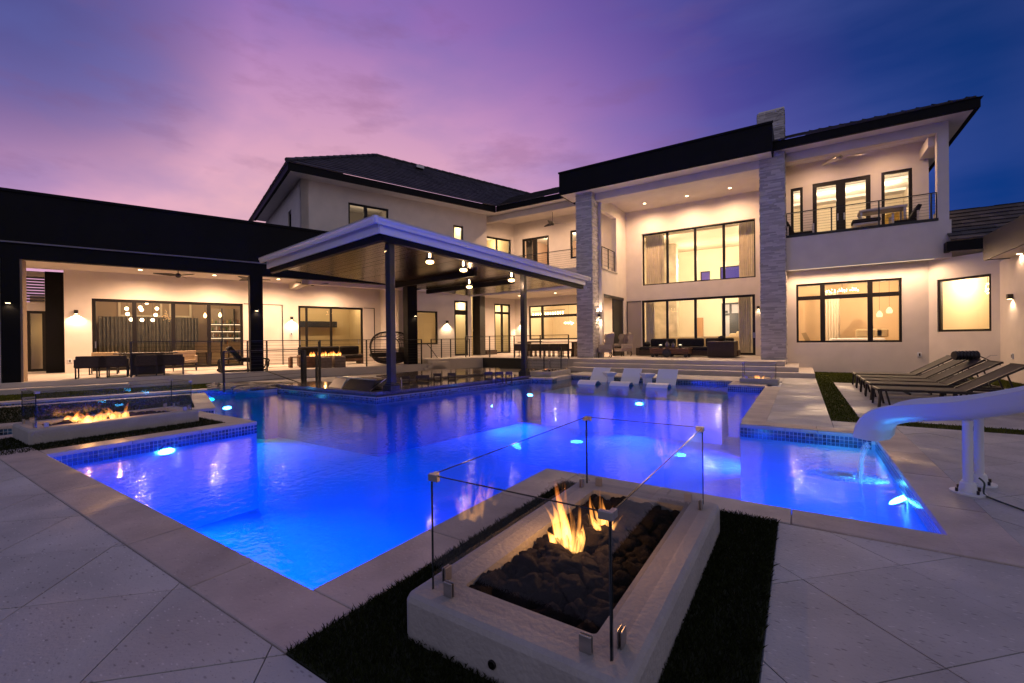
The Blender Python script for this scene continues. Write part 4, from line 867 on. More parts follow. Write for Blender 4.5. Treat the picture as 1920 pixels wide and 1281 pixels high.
m_ = MB(); p = onZ(753, 727, .1); m_.tube([(p.x, p.y, .1), (p.x, p.y, .32), (p.x + .05, p.y - .06, .37), (p.x + .12, p.y - .13, .33)], .014); obj('tap', m_, STEEL, bar)
# low slatted stool backs showing over the back counter
for k, (px, py, w_) in enumerate(((689.5, 711, 23), (736, 709.5, 12), (759.5, 708, 21), (792, 706.5, 29), (820, 703, 17), (847, 702, 18), (916, 700, 18), (936, 700, 18), (954, 700, 15))):
    q = onZ(px, py, .30); t = thing('bar_chair', ('brown bar chair back, leftmost, beside the steel grill', 'brown bar chair back just right of the blue canopy post', 'brown bar chair back, third from the grill along the back counter', 'brown bar chair back left of the small bar taps', 'brown bar chair back by the taps below the stair rail', 'brown bar chair back under the foot of the stair rail', 'brown bar chair back, left of three before the black panel', 'brown bar chair back, middle of three before the black panel', 'brown bar chair back, right of three before the black panel')[k], 'bar chair', (q.x, q.y, -.03), 0, 'brown bar chairs along the back counter')
    ww = w_ * (q - EYE).length / F_PX / 2 * .85; dr = AX[0].copy(); dr.z = 0; dr.normalize(); bk = Vector((-dr.y, dr.x, 0))
    m_ = MB(); m_.bar(q - dr * ww, q + dr * ww, .05, .09); obj('back_rail', m_, DKWOOD, t)
    for s in (-1, 1): m_ = MB(); m_.bar(q + dr * ww * .85 * s, Vector((q.x, q.y, -.03)) + dr * ww * .85 * s, .03, .03); obj('leg', m_, DKWOOD, t)
    m_ = MB(); m_.box(-ww, ww, .0, .40, .10, .14, lambda a, d, z: Vector((q.x, q.y, 0)) + dr * a + bk * d + Vector((0, 0, z))); obj('seat', m_, DKWOOD, t)
# steel grill with its lids
gp = onZ(652, 731, .1); gt = thing('barbecue_grill', 'low stainless barbecue grill with dark sloping lids at the end of the bar', 'grill', (gp.x, gp.y, .1)); gd = (onZ(694, 734, .1) - onZ(614, 726, .1)); gd.z = 0; gl = gd.length; gd.normalize(); gn = Vector((-gd.y, gd.x, 0)); g0_ = onZ(614, 726, .1)
G = lambda a, d, z: Vector((g0_.x, g0_.y, .1)) + gd * a + gn * d + Vector((0, 0, z))
def lid(a0, a1, col): m_ = MB(); m_.add([G(a0, 0, 0), G(a1, 0, 0), G(a1, .62, 0), G(a0, .62, 0), G(a0 + .06, .22, .25), G(a1 - .06, .22, .25), G(a1 - .06, .60, .27), G(a0 + .06, .60, .27)], [(0, 1, 5, 4), (1, 2, 6, 5), (2, 3, 7, 6), (3, 0, 4, 7), (4, 5, 6, 7), (3, 2, 1, 0)]); return obj('lid', m_, col, gt, bevel=.01)
lid(0, gl * .34, STEEL); lid(gl * .35, gl * .99, mat('dark_steel', (.05, .045, .045), .25, metal=.8))
m_ = MB(); m_.bar(G(gl, .0, .01), G(gl - .03, .5, .28), .02, .02); m_.bar(G(0.05, .24, .27), G(gl - .08, .24, .27), .025, .025); obj('trim', m_, STEEL, gt)
# river stones in the bed beside the bar
rb = [mat('river_stone', (.13, .12, .125), .7, var=.3, vscale=9, island=.5)]
def rock_mesh(name, r, seed, m, sub=2, rough=.35, squash=.8):
    import bmesh
    bm = bmesh.new(); bmesh.ops.create_icosphere(bm, subdivisions=sub, radius=1)
    for v in bm.verts:
        n_ = noise.noise(v.co * 1.3 + Vector((seed * 7.3, seed * 1.7, 0))) * rough + noise.noise(v.co * 3.7 + Vector((seed, 0, seed * 3))) * rough * .45
        v.co *= 1 + n_; v.co.z *= squash
        v.co *= r
    me = bpy.data.meshes.new(name); bm.to_mesh(me); bm.free(); me.materials.append(m)
    for p in me.polygons: p.use_smooth = sub > 2
    return me
rm = [rock_mesh('river_stone', 1, s, rb[0], 1, .2, .6) for s in range(5)]
sb = st(obj('stone_bed', MB().prism([xy(1.4, -15.5), xy(1.6, -18.4), (-14.4, 8.6), (-13.2, 7.6), (-13.3, 6.6)], -.034, -.01), mat('bed_soil', (.05, .045, .04), 1)))
for k in range(150):
    px, py = random.uniform(392, 535), random.uniform(721, 732.5); p = onZ(px, py, .02)
    if p.x > -13.35 + (7.3 - p.y) * .12: continue
    o = bpy.data.objects.new('river_stone', rm[k % 5]); C.objects.link(o); o.parent = sb; o.location = (p.x, p.y, .0 + random.uniform(0, .05)); s = random.uniform(.06, .13); o.scale = (s * 1.3, s, s * .8); o.rotation_euler = (0, 0, random.uniform(0, 6))
# ================================================================== RAILINGS
def railing(label, pts, h, posts=None, n=9, hand=None, group=None, top=True, step=1.35, t=.045, lo=.08):
    """pts: base points of the run; posts at every point and at even steps between"""
    P = [Vector(p) for p in pts]; r = thing('cable_railing', label, 'railing', P[0], 0, group)
    for i in range(len(P) - 1):
        p, q = P[i], P[i + 1]; k = max(1, round((q - p).length / step))
        for j in range(k + (1 if i == len(P) - 2 else 0)):
            c = p.lerp(q, j / k); m_ = MB(); m_.bar(c, c + Vector((0, 0, h)), t, t, (1, 0, 0)); obj('post', m_, BLACK, r)
        if top: m_ = MB(); m_.bar(p + Vector((0, 0, h)), q + Vector((0, 0, h)), .05, .028); obj('top_rail', m_, BLACK, r)
        for j in range(n):
            zz = lo + (h - lo) * (j + .5) / n; m_ = MB(); m_.cyl(p + Vector((0, 0, zz)), q + Vector((0, 0, zz)), .0045, n=5, cap=False); obj('cable', m_, BRZ, r)
    return r
RF = LF(-18.6)
def rp(px): return RF.P(RF.a(px), 0, LZ)
railing('long black cable railing along the edge of the left patio', [rp(245), rp(415), rp(464), rp(500), rp(600), rp(687), rp(790)], 1.13, step=9)
q0, q1 = onZ(420, 736), onZ(566, 721); railing('black cable railing in front of the river stones by the bar stair', [(q0.x, q0.y, 0), (q1.x, q1.y, 0)], 1.13, step=9)
q2, q3 = onZ(594, 719.5), onZ(603, 719); 
h_ = thing('hand_rail', 'black sloping hand rail going down to the sunken bar by the river stones', 'hand rail', (q1.x, q1.y, 0)); m_ = MB(); a, b = onZ(497, 695, .42), onZ(562, 717, .2); m_.tube([onX(497, 695, a.x), onX(562, 718, q1.x)], .02); obj('rail', m_, BLACK, h_)
m_ = MB(); m_.bar((q2.x, q2.y, -.03), (q2.x, q2.y, 1.05), .06, .06, (1, 0, 0)); m_.bar((q3.x - .1, q3.y, -.03), (q3.x - .1, q3.y, 1.38), .06, .06, (1, 0, 0)); obj('post', m_, BLACK, h_)
m_ = MB(); p = onZ(571, 721); m_.bar((p.x, p.y, -.03), (p.x, p.y, 1.1), .10, .10, (1, 0, 0)); obj('post', m_, BLACK, h_)
tF = VF(18.22); tz = lambda x: (tF.a(x), 18.22, TZ)
railing('black cable railing along the middle terrace above the black panel', [tz(873), tz(918), tz(964), tz(1013), tz(1066)], 1.08, step=9)
railing('lower black cable railing behind the small left fire pit', [(tF.a(982, 1.0), 17.2, .0), (tF.a(1020, 1.0), 17.2, .0), (tF.a(1052, 1.0), 17.2, .0)], 1.0, step=9, n=7)
a0 = FG.a(799); railing('black cable railing at the head of the short stair by the patio wall', [FG.P(FG.a(800), .5, TZ), FG.P(FG.a(819), .5, TZ), FG.P(FG.a(836), .5, TZ), FG.P(FG.a(871), .5, TZ)], .96, step=9, n=8)
m_ = MB(); h2_ = thing('hand_rail', 'black sloping hand rail of the short stair by the cream window', 'hand rail', FG.P(FG.a(805), .6, LZ)); m_.tube([FG.P(FG.a(800, .6), .6, FG.z(800, 645, .6)), FG.P(FG.a(805, .6), .6, FG.z(805, 650, .6)), FG.P(FG.a(838, .9), .9, FG.z(838, 697, .9))], .02); obj('rail', m_, BLACK, h2_)
railing('black cable railing on the right upper balcony', [(-.42, 20.08, 5.235), (VF(20.08).a(1561), 20.08, 5.235), (VF(20.08).a(1650), 20.08, 5.235), (VF(20.08).a(1748), 20.08, 5.235), (xp, 20.08, 5.235)], .86, step=9, n=8)
railing('black cable railing on the middle balcony beside the stone column', [(-15.2, MY + .1, 5.02), (-13.2, MY + .1, 5.02), (-11.2, MY + .1, 5.02), (-8.9, MY + .1, 5.02)], .96, step=9, n=8)
railing('short black cable railing in the side opening of the portico', [(-7.98, 20.2, 4.76), (-7.98, 21.05, 4.76), (-7.98, 21.9, 4.76)], 1.05, step=9, n=5)
m_ = MB(); m_.box(-7.94, -7.86, 19.97, 22.1, 4.70, 4.76); obj('opening_sill', m_, TERR, house)
# ================================================================== FIRE PITS
def flame_mat(name, s, sc, thr=.0):
    m = bpy.data.materials.new(name); m.use_nodes = True; nt = m.node_tree; nt.nodes.clear(); L = nt.links
    t = nt.nodes.new('ShaderNodeTexCoord'); sp = nt.nodes.new('ShaderNodeSeparateXYZ'); L.new(t.outputs['Generated'], sp.inputs[0])
    r = nt.nodes.new('ShaderNodeValToRGB'); L.new(sp.outputs['Z'], r.inputs[0]); e = r.color_ramp.elements
    e[0].position = 0; e[0].color = (1, .50, .13, 1); e[1].position = 1; e[1].color = (.9, .14, .02, 1); k = e.new(.4); k.color = (1, .34, .06, 1)
    st_ = nt.nodes.new('ShaderNodeValToRGB'); L.new(sp.outputs['Z'], st_.inputs[0]); e = st_.color_ramp.elements
    e[0].position = 0; e[0].color = (.75, .75, .75, 1); e[1].position = 1; e[1].color = (.02, .02, .02, 1); k = e.new(.25); k.color = (1, 1, 1, 1); k = e.new(.65); k.color = (.22, .22, .22, 1)
    mp = nt.nodes.new('ShaderNodeMapping'); mp.inputs['Scale'].default_value = (sc, sc, sc * .22); L.new(t.outputs['Object'], mp.inputs[0])
    n = nt.nodes.new('ShaderNodeTexNoise'); n.inputs['Scale'].default_value = 1; n.inputs['Detail'].default_value = 2; L.new(mp.outputs[0], n.inputs['Vector'])
    mr = nt.nodes.new('ShaderNodeMapRange'); L.new(n.outputs['Fac'], mr.inputs[0]); mr.inputs['From Min'].default_value = .36; mr.inputs['From Max'].default_value = .64; mr.inputs['To Max'].default_value = s * 1.5; mr.inputs['To Min'].default_value = s * .12
    ml = nt.nodes.new('ShaderNodeMath'); ml.operation = 'MULTIPLY'; L.new(mr.outputs[0], ml.inputs[0]); L.new(st_.outputs[0], ml.inputs[1])
    em = nt.nodes.new('ShaderNodeEmission'); L.new(r.outputs[0], em.inputs[0]); L.new(ml.outputs[0], em.inputs[1])
    o = nt.nodes.new('ShaderNodeOutputMaterial'); L.new(em.outputs[0], o.inputs['Volume']); return m
def tongue(b, base, h, r, lean, seed):
    rnd = random.Random(seed); pts, rs = [], []; n = 9
    for i in range(n + 1):
        f = i / n; w_ = math.sin(f * 4 + seed) * .06 * h * f
        pts.append(Vector(base) + Vector((lean[0] * f * f + w_, lean[1] * f * f + w_ * .5, h * f)))
        rs.append(max(.0015, r * (.45 + .9 * f * 2) * (1 - f) ** .9 if f < .5 else r * 1.7 * (1 - f) ** 1.15))
    b.tube(pts, rs, 9)
GREYCL = mat('clip_metal', (.42, .40, .38), .35, metal=.9)
def rounded(x0, x1, y0, y1, r, n=5):
    P = []
    for cx, cy_, a0 in ((x1 - r, y1 - r, 0), (x0 + r, y1 - r, 90), (x0 + r, y0 + r, 180), (x1 - r, y0 + r, 270)):
        P += [(cx + r * math.cos(R(a0 + 90 * i / n)), cy_ + r * math.sin(R(a0 + 90 * i / n))) for i in range(n + 1)]
    return P
lavas = [rock_mesh('lava_rock', 1, s + 20, LAVA, 3, .48, .9) for s in range(7)]; lavalo = [rock_mesh('lava_rock', 1, s + 40, LAVA, 1, .5, .85) for s in range(5)]
def fire_pit(label, x0, x1, y0, y1, zt, gh, wall_, ginset, nrock, rr, flames, fs, hi=False, zb=-.02, light=(6,), badge=False):
    t = thing('fire_pit', label, 'fire pit', ((x0 + x1) / 2, (y0 + y1) / 2, zb), 0, None)
    O = rounded(x0, x1, y0, y1, .045); I = rounded(x0 + wall_, x1 - wall_, y0 + wall_, y1 - wall_, .02); n = len(O); b = MB(); br = .03
    O2 = rounded(x0 + br, x1 - br, y0 + br, y1 - br, .03)
    mid = rounded(x0 + br * .3, x1 - br * .3, y0 + br * .3, y1 - br * .3, .042)
    rings = [(O, zb), (O, zt - br), (mid, zt - br * .3), (O2, zt), (I, zt), (I, zt - .16)]
    for P_, z_ in rings: b.v += [(p[0], p[1], z_) for p in P_]
    for k in range(len(rings) - 1): b.f += [(k * n + i, k * n + (i + 1) % n, (k + 1) * n + (i + 1) % n, (k + 1) * n + i) for i in range(n)]
    cu = obj('curb', b, CONC, t, smooth=False)
    m_ = MB(); m_.prism(I, zt - .17, zt - .12); obj('tray', m_, mat('tray_black', (.02, .02, .02), .9), t)
    gx0, gx1, gy0, gy1 = x0 + ginset, x1 - ginset, y0 + ginset, y1 - ginset; gz = zt + .004; th = .012 if hi else .010
    for a, b_ in (((gx0, gy0), (gx1, gy0)), ((gx1, gy0), (gx1, gy1)), ((gx1, gy1), (gx0, gy1)), ((gx0, gy1), (gx0, gy0))):
        a, b_ = Vector((*a, 0)), Vector((*b_, 0)); tt = (b_ - a).normalized(); oo = Vector((tt.y, -tt.x, 0)); a2, b2 = a + tt * .004, b_ - tt * .004
        m_ = MB(); m_.quad(dz(a2, gz), dz(b2, gz), dz(b2, gz + gh), dz(a2, gz + gh)); pn = obj('glass_panel', m_, FGLASS, t)
        m_ = MB()
        e = .0045
        m_.bar(dz(a2, gz + gh), dz(b2, gz + gh), th * .55, .004)
        for c_ in (a2, b2): m_.bar(dz(c_, gz), dz(c_, gz + gh), th * .7, .005, (1, 0, 0))
        obj('glass_edge', m_, mat('glass_edge', (.012, .02, .025), .1, spec=.8), pn)
        for c_ in (a + tt * .10, b_ - tt * .10):
            m_ = MB(); 
            for s in (-1, 1): m_.add([c_ + tt * u + oo * (s * w_) + Vector((0, 0, z_)) for z_ in (zt, zt + .065) for w_ in (.004, .011) for u in (-.025, .025)], [(0, 2, 3, 1), (4, 5, 7, 6), (0, 1, 5, 4), (2, 6, 7, 3), (0, 4, 6, 2), (1, 3, 7, 5)])
            obj('base_clip', m_, GREYCL, t, bevel=.004 if hi else 0)
    for cx, cy_, sx, sy in ((gx0, gy0, 1, 1), (gx1, gy0, -1, 1), (gx1, gy1, -1, -1), (gx0, gy1, 1, -1)):
        z1 = gz + gh + .004; m_ = MB(); w_ = .011; l = .045
        m_.box(min(cx - sx * w_, cx + sx * l), max(cx - sx * w_, cx + sx * l), cy_ - w_, cy_ + w_, z1 - .030, z1 + .002); m_.box(cx - w_, cx + w_, min(cy_ + sy * w_, cy_ + sy * l), max(cy_ + sy * w_, cy_ + sy * l), z1 - .029, z1 + .001)
        obj('corner_clip', m_, GREYCL, t, bevel=.003 if hi else 0)
    rnd = random.Random(nrock); meshes = lavas if hi else lavalo
    k_ = .35 if hi else .8; ix0, ix1, iy0, iy1 = x0 + wall_ + rr * k_, x1 - wall_ - rr * k_, y0 + wall_ + rr * k_, y1 - wall_ - rr * k_
    for k in range(nrock):
        x, y = rnd.uniform(ix0, ix1), rnd.uniform(iy0, iy1); ed = min(x - ix0, ix1 - x, y - iy0, iy1 - y) / max(.01, (x1 - x0) * .3)
        o = bpy.data.objects.new('lava_rock', meshes[k % len(meshes)]); C.objects.link(o); o.parent = t; s = rr * rnd.uniform(.55, 1.15)
        o.location = (x - (x0 + x1) / 2, y - (y0 + y1) / 2, zt - (.075 if hi else .09) + min(1, ed) * rr * rnd.uniform(.3, 1.5) - zb); o.scale = (s * rnd.uniform(.8, 1.25), s, s * rnd.uniform(.7, 1.1)); o.rotation_euler = (rnd.uniform(-.6, .6), rnd.uniform(-.6, .6), rnd.uniform(0, 6.3))
    fm = flame_mat('flame_' + str(round(x0, 1)), fs, 26 if hi else 16)
    for (fx, fy, fh, fr, n_) in flames:
        b = MB()
        for k in range(n_):
            a = rnd.uniform(0, 6.28); q = rnd.random() ** .5 * fr
            wide = k < n_ * .4
            tongue(b, (fx + q * math.cos(a), fy + q * math.sin(a), zt - .05 + rnd.uniform(0, .04)), fh * (rnd.uniform(.35, .6) if wide else rnd.uniform(.45, 1)) * (1 - .4 * q / fr), fr * (rnd.uniform(.42, .62) if wide else rnd.uniform(.16, .34)), (math.cos(a) * fr * rnd.uniform(.3, 1.3), math.sin(a) * fr * rnd.uniform(.3, 1.3)), rnd.randint(0, 999))
        obj('flame', b, fm, t, smooth=True)
    for k, pw in enumerate(light):
        fx, fy, fh = flames[k][:3]; lamp('POINT', (fx, fy, zt + fh * .35), pw, (1, .45, .14), t, 0)
    if badge:
        p = onZ(923, 1240, .1); bx_ = VF(y0 - .001).px(923, 1246); m_ = MB(); m_.cyl((bx_[0], y0 - .007, bx_[1]), (bx_[0], y0 + .01, bx_[1]), .018, n=24); k_ = obj('gas_key_plate', m_, mat('key_plate', (.02, .02, .02), .35, metal=.6), t)
        m_ = MB(); m_.lathe([(.0165, -.0005), (.0165, .0012), (.0135, .0012), (.0135, -.0005)], (0, 0, 0), 24); m_.v = [(bx_[0] + v[0], y0 - .0075 - v[2], bx_[1] + v[1]) for v in m_.v]; obj('plate_ring', m_, STEEL, k_)
        m_ = MB(); m_.cyl((bx_[0], y0 - .0085, bx_[1]), (bx_[0], y0 - .006, bx_[1]), .006, n=6); obj('key_hole', m_, STEEL, k_)
    return t
fire_pit('big near fire pit with glass wind guards, dark lava rocks and a tall flame', -1.53, -.475, 1.405, 3.36, .20, .527, .20, .095, 280, .066,
         [(-1.09, 2.24, .64, .075, 22), (-1.0, 2.50, .48, .06, 12)], 75, True, light=(6.5, 2.5), badge=True)
fire_pit('long fire pit with glass guards and three flames on the left pool island', -9.76, -8.75, 1.41, 3.45, .205, .50, .2, .09, 170, .075,
         [(-9.0, 2.07, .36, .16, 13), (-9.05, 2.44, .42, .13, 9), (-9.35, 1.95, .30, .13, 7)], 38, False, light=(9, 6))
fire_pit('small fire pit with glass guard by the right end of the terrace steps', -1.53, -.53, 14.62, 15.35, .145, .46, .17, .08, 60, .08, [(-1.02, 14.95, .30, .12, 8)], 30, False, light=(5,))
fire_pit('small fire pit with glass guard between the bar and the terrace steps', -8.62, -7.66, 14.3, 16.0, .165, .42, .2, .09, 60, .08, [(-8.15, 15.0, .28, .10, 7)], 30, False, light=(5,))
# ================================================================== POOL SLIDE
sl = thing('pool_slide', 'white moulded pool slide on two round posts, wet and running into the pool', 'slide', (1.3, 5.4, 0))
sec = []
prof = [(-.33, .012), (-.345, .0), (-.335, -.012), (-.315, -.09), (-.24, -.155), (0, -.185), (.24, -.155), (.315, -.09), (.335, -.012), (.345, .0), (.33, .012), (.318, .0), (.29, -.08), (.22, -.135), (0, -.16), (-.22, -.135), (-.29, -.08), (-.318, .0)]
ctrl = [(1.26 + .92 * t, 5.45 - .39 * t, z_) for t, z_ in ((-.76, .36), (-.73, .50), (-.64, .62), (-.50, .69), (-.3, .735), (-.05, .785), (.3, .905), (.7, 1.08), (1.3, 1.42), (2.0, 1.85))]
def cat(P, n):
    out = []; P = [Vector(p) for p in P]
    for i in range(len(P) - 1):
        p0, p1, p2, p3 = P[max(i - 1, 0)], P[i], P[i + 1], P[min(i + 2, len(P) - 1)]
        for k in range(n):
            t = k / n; out.append(.5 * ((2 * p1) + (p2 - p0) * t + (2 * p0 - 5 * p1 + 4 * p2 - p3) * t * t + (3 * p1 - p0 - 3 * p2 + p3) * t ** 3))
    return out + [P[-1]]
path = cat(ctrl, 8); b = MB(); n = len(prof)
for k, p in enumerate(path):
    t = (path[min(k + 1, len(path) - 1)] - path[max(k - 1, 0)]).normalized(); h = Vector((t.x, t.y, 0)).normalized(); sd = Vector((-h.y, h.x, 0)); up = sd.cross(t); up = up if up.z > 0 or k < 6 else -up
    up = t.cross(sd); up = up if (up.z > 0 or up.dot(Vector((-1, 0, 0))) > .5) else -up
    b.v += [tuple(p + sd * a + up * c) for a, c in prof]
for k in range(len(path) - 1): b.f += [(k * n + i, k * n + (i + 1) % n, (k + 1) * n + (i + 1) % n, (k + 1) * n + i) for i in range(n)]
b.f.append(tuple(range(n)))
co = obj('chute', b, WPLAST, sl, smooth=True); md = co.modifiers.new('edges', 'EDGE_SPLIT'); md.split_angle = R(38)
for (px, py, zt) in ((1815, 925, .60), (1836, 908, .60)):
    q = onZ(px, py); m_ = MB(); m_.cyl((q.x, q.y, .02), (q.x, q.y, zt + .02), .033, n=20); l_ = obj('leg', m_, WPLAST, sl, smooth=False)
    m_ = MB(); m_.lathe([(.115, 0.002), (.115, .016), (.06, .020), (.050, .09), (.042, .10)], (q.x, q.y, 0), 24); obj('foot_flange', m_, WPLAST, l_)
    for a in range(4):
        m_ = MB(); c_ = Vector((q.x + .09 * math.cos(a * 1.57 + .5), q.y + .09 * math.sin(a * 1.57 + .5), .018)); m_.cyl(c_, dz(c_, .03), .010, n=6); obj('anchor_bolt', m_, BRZ, l_)
hs = MB(); q = onZ(1822, 922); hs.tube(cat([(q.x + .03, q.y - .06, .14), (q.x + .06, q.y - .07, .10), (q.x + .05, q.y - .10, .02), (q.x + .08, q.y - .2, .012), (q.x + .17, q.y - .38, .012), (q.x + .3, q.y - .6, .01)], 5), .007, 6); obj('water_hose', hs, mat('green_hose', (.02, .04, .04), .5), sl)
WFALL = bpy.data.materials.new('falling_water'); WFALL.use_nodes = True; nt = WFALL.node_tree; nt.nodes.clear()
tr = nt.nodes.new('ShaderNodeBsdfTransparent'); df = nt.nodes.new('ShaderNodeBsdfTranslucent'); df.inputs[0].default_value = (.75, .82, 1, 1); d2_ = nt.nodes.new('ShaderNodeBsdfDiffuse'); d2_.inputs[0].default_value = (.8, .85, 1, 1); ad = nt.nodes.new('ShaderNodeMixShader'); nt.links.new(df.outputs[0], ad.inputs[1]); nt.links.new(d2_.outputs[0], ad.inputs[2])
tc_ = nt.nodes.new('ShaderNodeTexCoord'); mp_ = nt.nodes.new('ShaderNodeMapping'); mp_.inputs['Scale'].default_value = (40, 40, 3); nz = nt.nodes.new('ShaderNodeTexNoise'); nz.inputs['Scale'].default_value = 1; nt.links.new(tc_.outputs['Object'], mp_.inputs[0]); nt.links.new(mp_.outputs[0], nz.inputs['Vector'])
mr_ = nt.nodes.new('ShaderNodeMapRange'); nt.links.new(nz.outputs['Fac'], mr_.inputs[0]); mr_.inputs['From Min'].default_value = .3; mr_.inputs['From Max'].default_value = .7; mr_.inputs['To Min'].default_value = .04; mr_.inputs['To Max'].default_value = .5
mx_ = nt.nodes.new('ShaderNodeMixShader'); nt.links.new(mr_.outputs[0], mx_.inputs[0]); nt.links.new(tr.outputs[0], mx_.inputs[1]); nt.links.new(ad.outputs[0], mx_.inputs[2]); o_ = nt.nodes.new('ShaderNodeOutputMaterial'); nt.links.new(mx_.outputs[0], o_.inputs[0])
m_ = MB(); vs = []
for i in range(13):
    f = i / 12 - .5
    for j in range(8): g_ = j / 7; vs.append((.575 - .08 * g_ ** .6 + .012 * math.sin(i * 2.2 + j), 5.745 + f * (.30 + .1 * g_), .25 - .38 * g_ ** 1.6))
m_.add(vs, [(i * 8 + j, i * 8 + j + 1, (i + 1) * 8 + j + 1, (i + 1) * 8 + j) for i in range(12) for j in range(7)]); ws = obj('slide_water', m_, WFALL, None, smooth=True); tag(ws, 'thin sheet of water falling from the slide mouth into the pool', 'falling water')
# splash and foam where it lands
fo = MB(); rnd = random.Random(3); sp0 = onZ(1585, 893, WZ)
for k in range(2600):
    a = rnd.uniform(0, 6.28); q = rnd.random() ** .75; x = sp0.x + math.cos(a) * q * .36; y = sp0.y + math.sin(a) * q * .24; r_ = rnd.uniform(.004, .015) * (1.15 - q); z_ = WZ + .002 + rnd.random() ** 3 * .025 * (1 - q)
    l_ = 1 + 3.5 * q; ca, sa = math.cos(a) * r_ * l_, math.sin(a) * r_ * l_; fo.add([(x - ca, y - sa, z_), (x + sa / l_, y - ca / l_, z_ + .001), (x + ca, y + sa, z_), (x - sa / l_, y + ca / l_, z_ + .001)], [(0, 1, 2, 3)])
FOAM = bpy.data.materials.new('foam'); FOAM.use_nodes = True; nt = FOAM.node_tree; nt.nodes.clear(); d1_ = nt.nodes.new('ShaderNodeBsdfDiffuse'); d1_.inputs[0].default_value = (.9, .93, 1, 1); d3_ = nt.nodes.new('ShaderNodeBsdfTranslucent'); d3_.inputs[0].default_value = (.9, .95, 1, 1); mx_ = nt.nodes.new('ShaderNodeMixShader'); mx_.inputs[0].default_value = .7; o_ = nt.nodes.new('ShaderNodeOutputMaterial'); nt.links.new(d1_.outputs[0], mx_.inputs[1]); nt.links.new(d3_.outputs[0], mx_.inputs[2]); nt.links.new(mx_.outputs[0], o_.inputs[0])
f_ = obj('splash_foam', fo, FOAM, None); tag(f_, 'white froth where the slide water hits the pool', 'foam', None, 'stuff')
q = onZ(1585, 897, -.5); pool_light((q.x, q.y, -.5), (0, 0, 1), 'added white blue light under the splash below the slide, to brighten it', 4, (.32, .6, 1), None, .075)  # added lamp that brightens the froth from below
p = onZ(1688, 936, -.25); pool_light((p.x + .02, p.y, -.28), (-.55, .1, .8), 'white light near the near right pool corner', 6, (.4, .7, 1), None, .07)
# ================================================================== LIGHT FITTINGS
def sconce(F, px, py, label, pw=9, d=0, both=False, w=.11, h=.14):
    a, z_ = F.px(px, py, d); P = F.P(a, d, z_); t = thing('wall_sconce', label, 'wall light', P, 0, None)
    m_ = MB(); m_.box(a - w / 2, a + w / 2, d + .003, d + .12, z_ - h / 2, z_ + h / 2, F.P); obj('shade', m_, BRZ, t, bevel=.004)
    m_ = MB(); m_.box(a - w * .36, a + w * .36, d + .02, d + .105, z_ - h / 2 - .004, z_ - h / 2 - .001, F.P); obj('lens', m_, GLOWW, t)
    lamp('SPOT', F.P(a, d + .075, z_ - h / 2 - .02), pw, (1, .68, .40), t, 0, F.P(a, d + .055, z_ - 2), R(130), .7)
    if both: lamp('SPOT', F.P(a, d + .085, z_ + h / 2 + .02), pw, (1, .68, .40), t, 0, F.P(a, d + .05, z_ + 2), R(120), .7)
    return t
PSC = 120
sconce(PW, 143, 585, 'wall sconce on the left patio wall beside the wide dining doors', PSC)
sconce(PW, 546.5, 597, 'wall sconce between the two patio sliding doors', PSC)
sconce(FG, 837.5, 604, 'wall sconce between the cream window and the narrow glass door', PSC)
sconce(FUl, 948.5, 606, 'wall sconce seen at the tall door of the middle terrace', 2, -.9) if False else None
sconce(FMl, 978.5, 605, 'wall sconce left of the wide window on the middle terrace', PSC)
XC = XF(-8.06); sconce(XC, 1121, 592, 'up and down sconce on the left stone column', 60, .02, True)
sconce(VF(23.5), 1422, 577, 'wall sconce to the right of the lower portico doors, beside the stone column', 5)
FRs = XF(-.46); t_ = sconce(FRs, 1478.5, 575, 'up and down sconce on the right side of the right stone column', 90, .03, True)
sconce(FCw, 1899, 556, 'wall sconce on the far right wall by the sun loungers', 22)
for px, py, F_, lb in ((16, 567, PF, 'small downlight on the leftmost black patio post'), (481, 582, PF, 'small downlight on the black patio post left of the fire table'), (778, 592, PF, 'small downlight on the black patio post beside the hanging egg chair')): sconce(F_, px, py, lb, 6, 0, False, .12, .05)
sconce(FCw, 1884, 679, 'never', 0) if False else None
DK = 5
def downlight(P, label, group, pw=28, r=.065, ang=168):
    t = thing('downlight', label, 'ceiling light', P, 0, group); x, y, z_ = P
    m_ = MB(); m_.lathe([(r * 1.25, z_ - .008), (r * 1.25, z_ - .001)], (x, y, 0), 18); obj('trim_ring', m_, WHITE, t)
    m_ = MB(); m_.lathe([(r, z_ - .012), (r, z_ - .009)], (x, y, 0), 18); obj('lens', m_, GLOWW, t)
    lamp('SPOT', (x, y, z_ - .02), pw * DK, WARM, t, 0, None, R(ang), 1); return t
for k, (px, py) in enumerate(((263, 506), (402, 516), (522, 523.5), (627, 531))):
    downlight(onZ(px, py, 4.18), ('downlight in the patio ceiling above the left end of the dining table', 'downlight in the patio ceiling above the right end of the dining doors', 'downlight in the patio ceiling just right of the middle black post', 'downlight in the patio ceiling above the fire table')[k], 'patio ceiling downlights', 130)
for k, (px, py) in enumerate(((1208.5, 381.5), (1288, 367.5), (1368.5, 352.5))):
    downlight(onZ(px, py, 8.16), ('left of the three downlights in the portico ceiling', 'middle of the three downlights in the portico ceiling', 'right of the three downlights in the portico ceiling')[k], 'portico ceiling downlights', 95)
for k, x in enumerate((-14.0, -11.6, -9.4)): downlight((x, 22.3, 3.99), 'downlight in the ceiling of the middle terrace' + (' by the tall door', ' over the long bar table', ' by the left stone column')[k], 'middle terrace downlights', 130)
for k, x in enumerate((-13.2, -10.2)): downlight((x, 21.2, 8.415), 'downlight in the middle balcony ceiling' + (' left of the fan', ' right of the fan')[k], 'middle balcony downlights', 75)
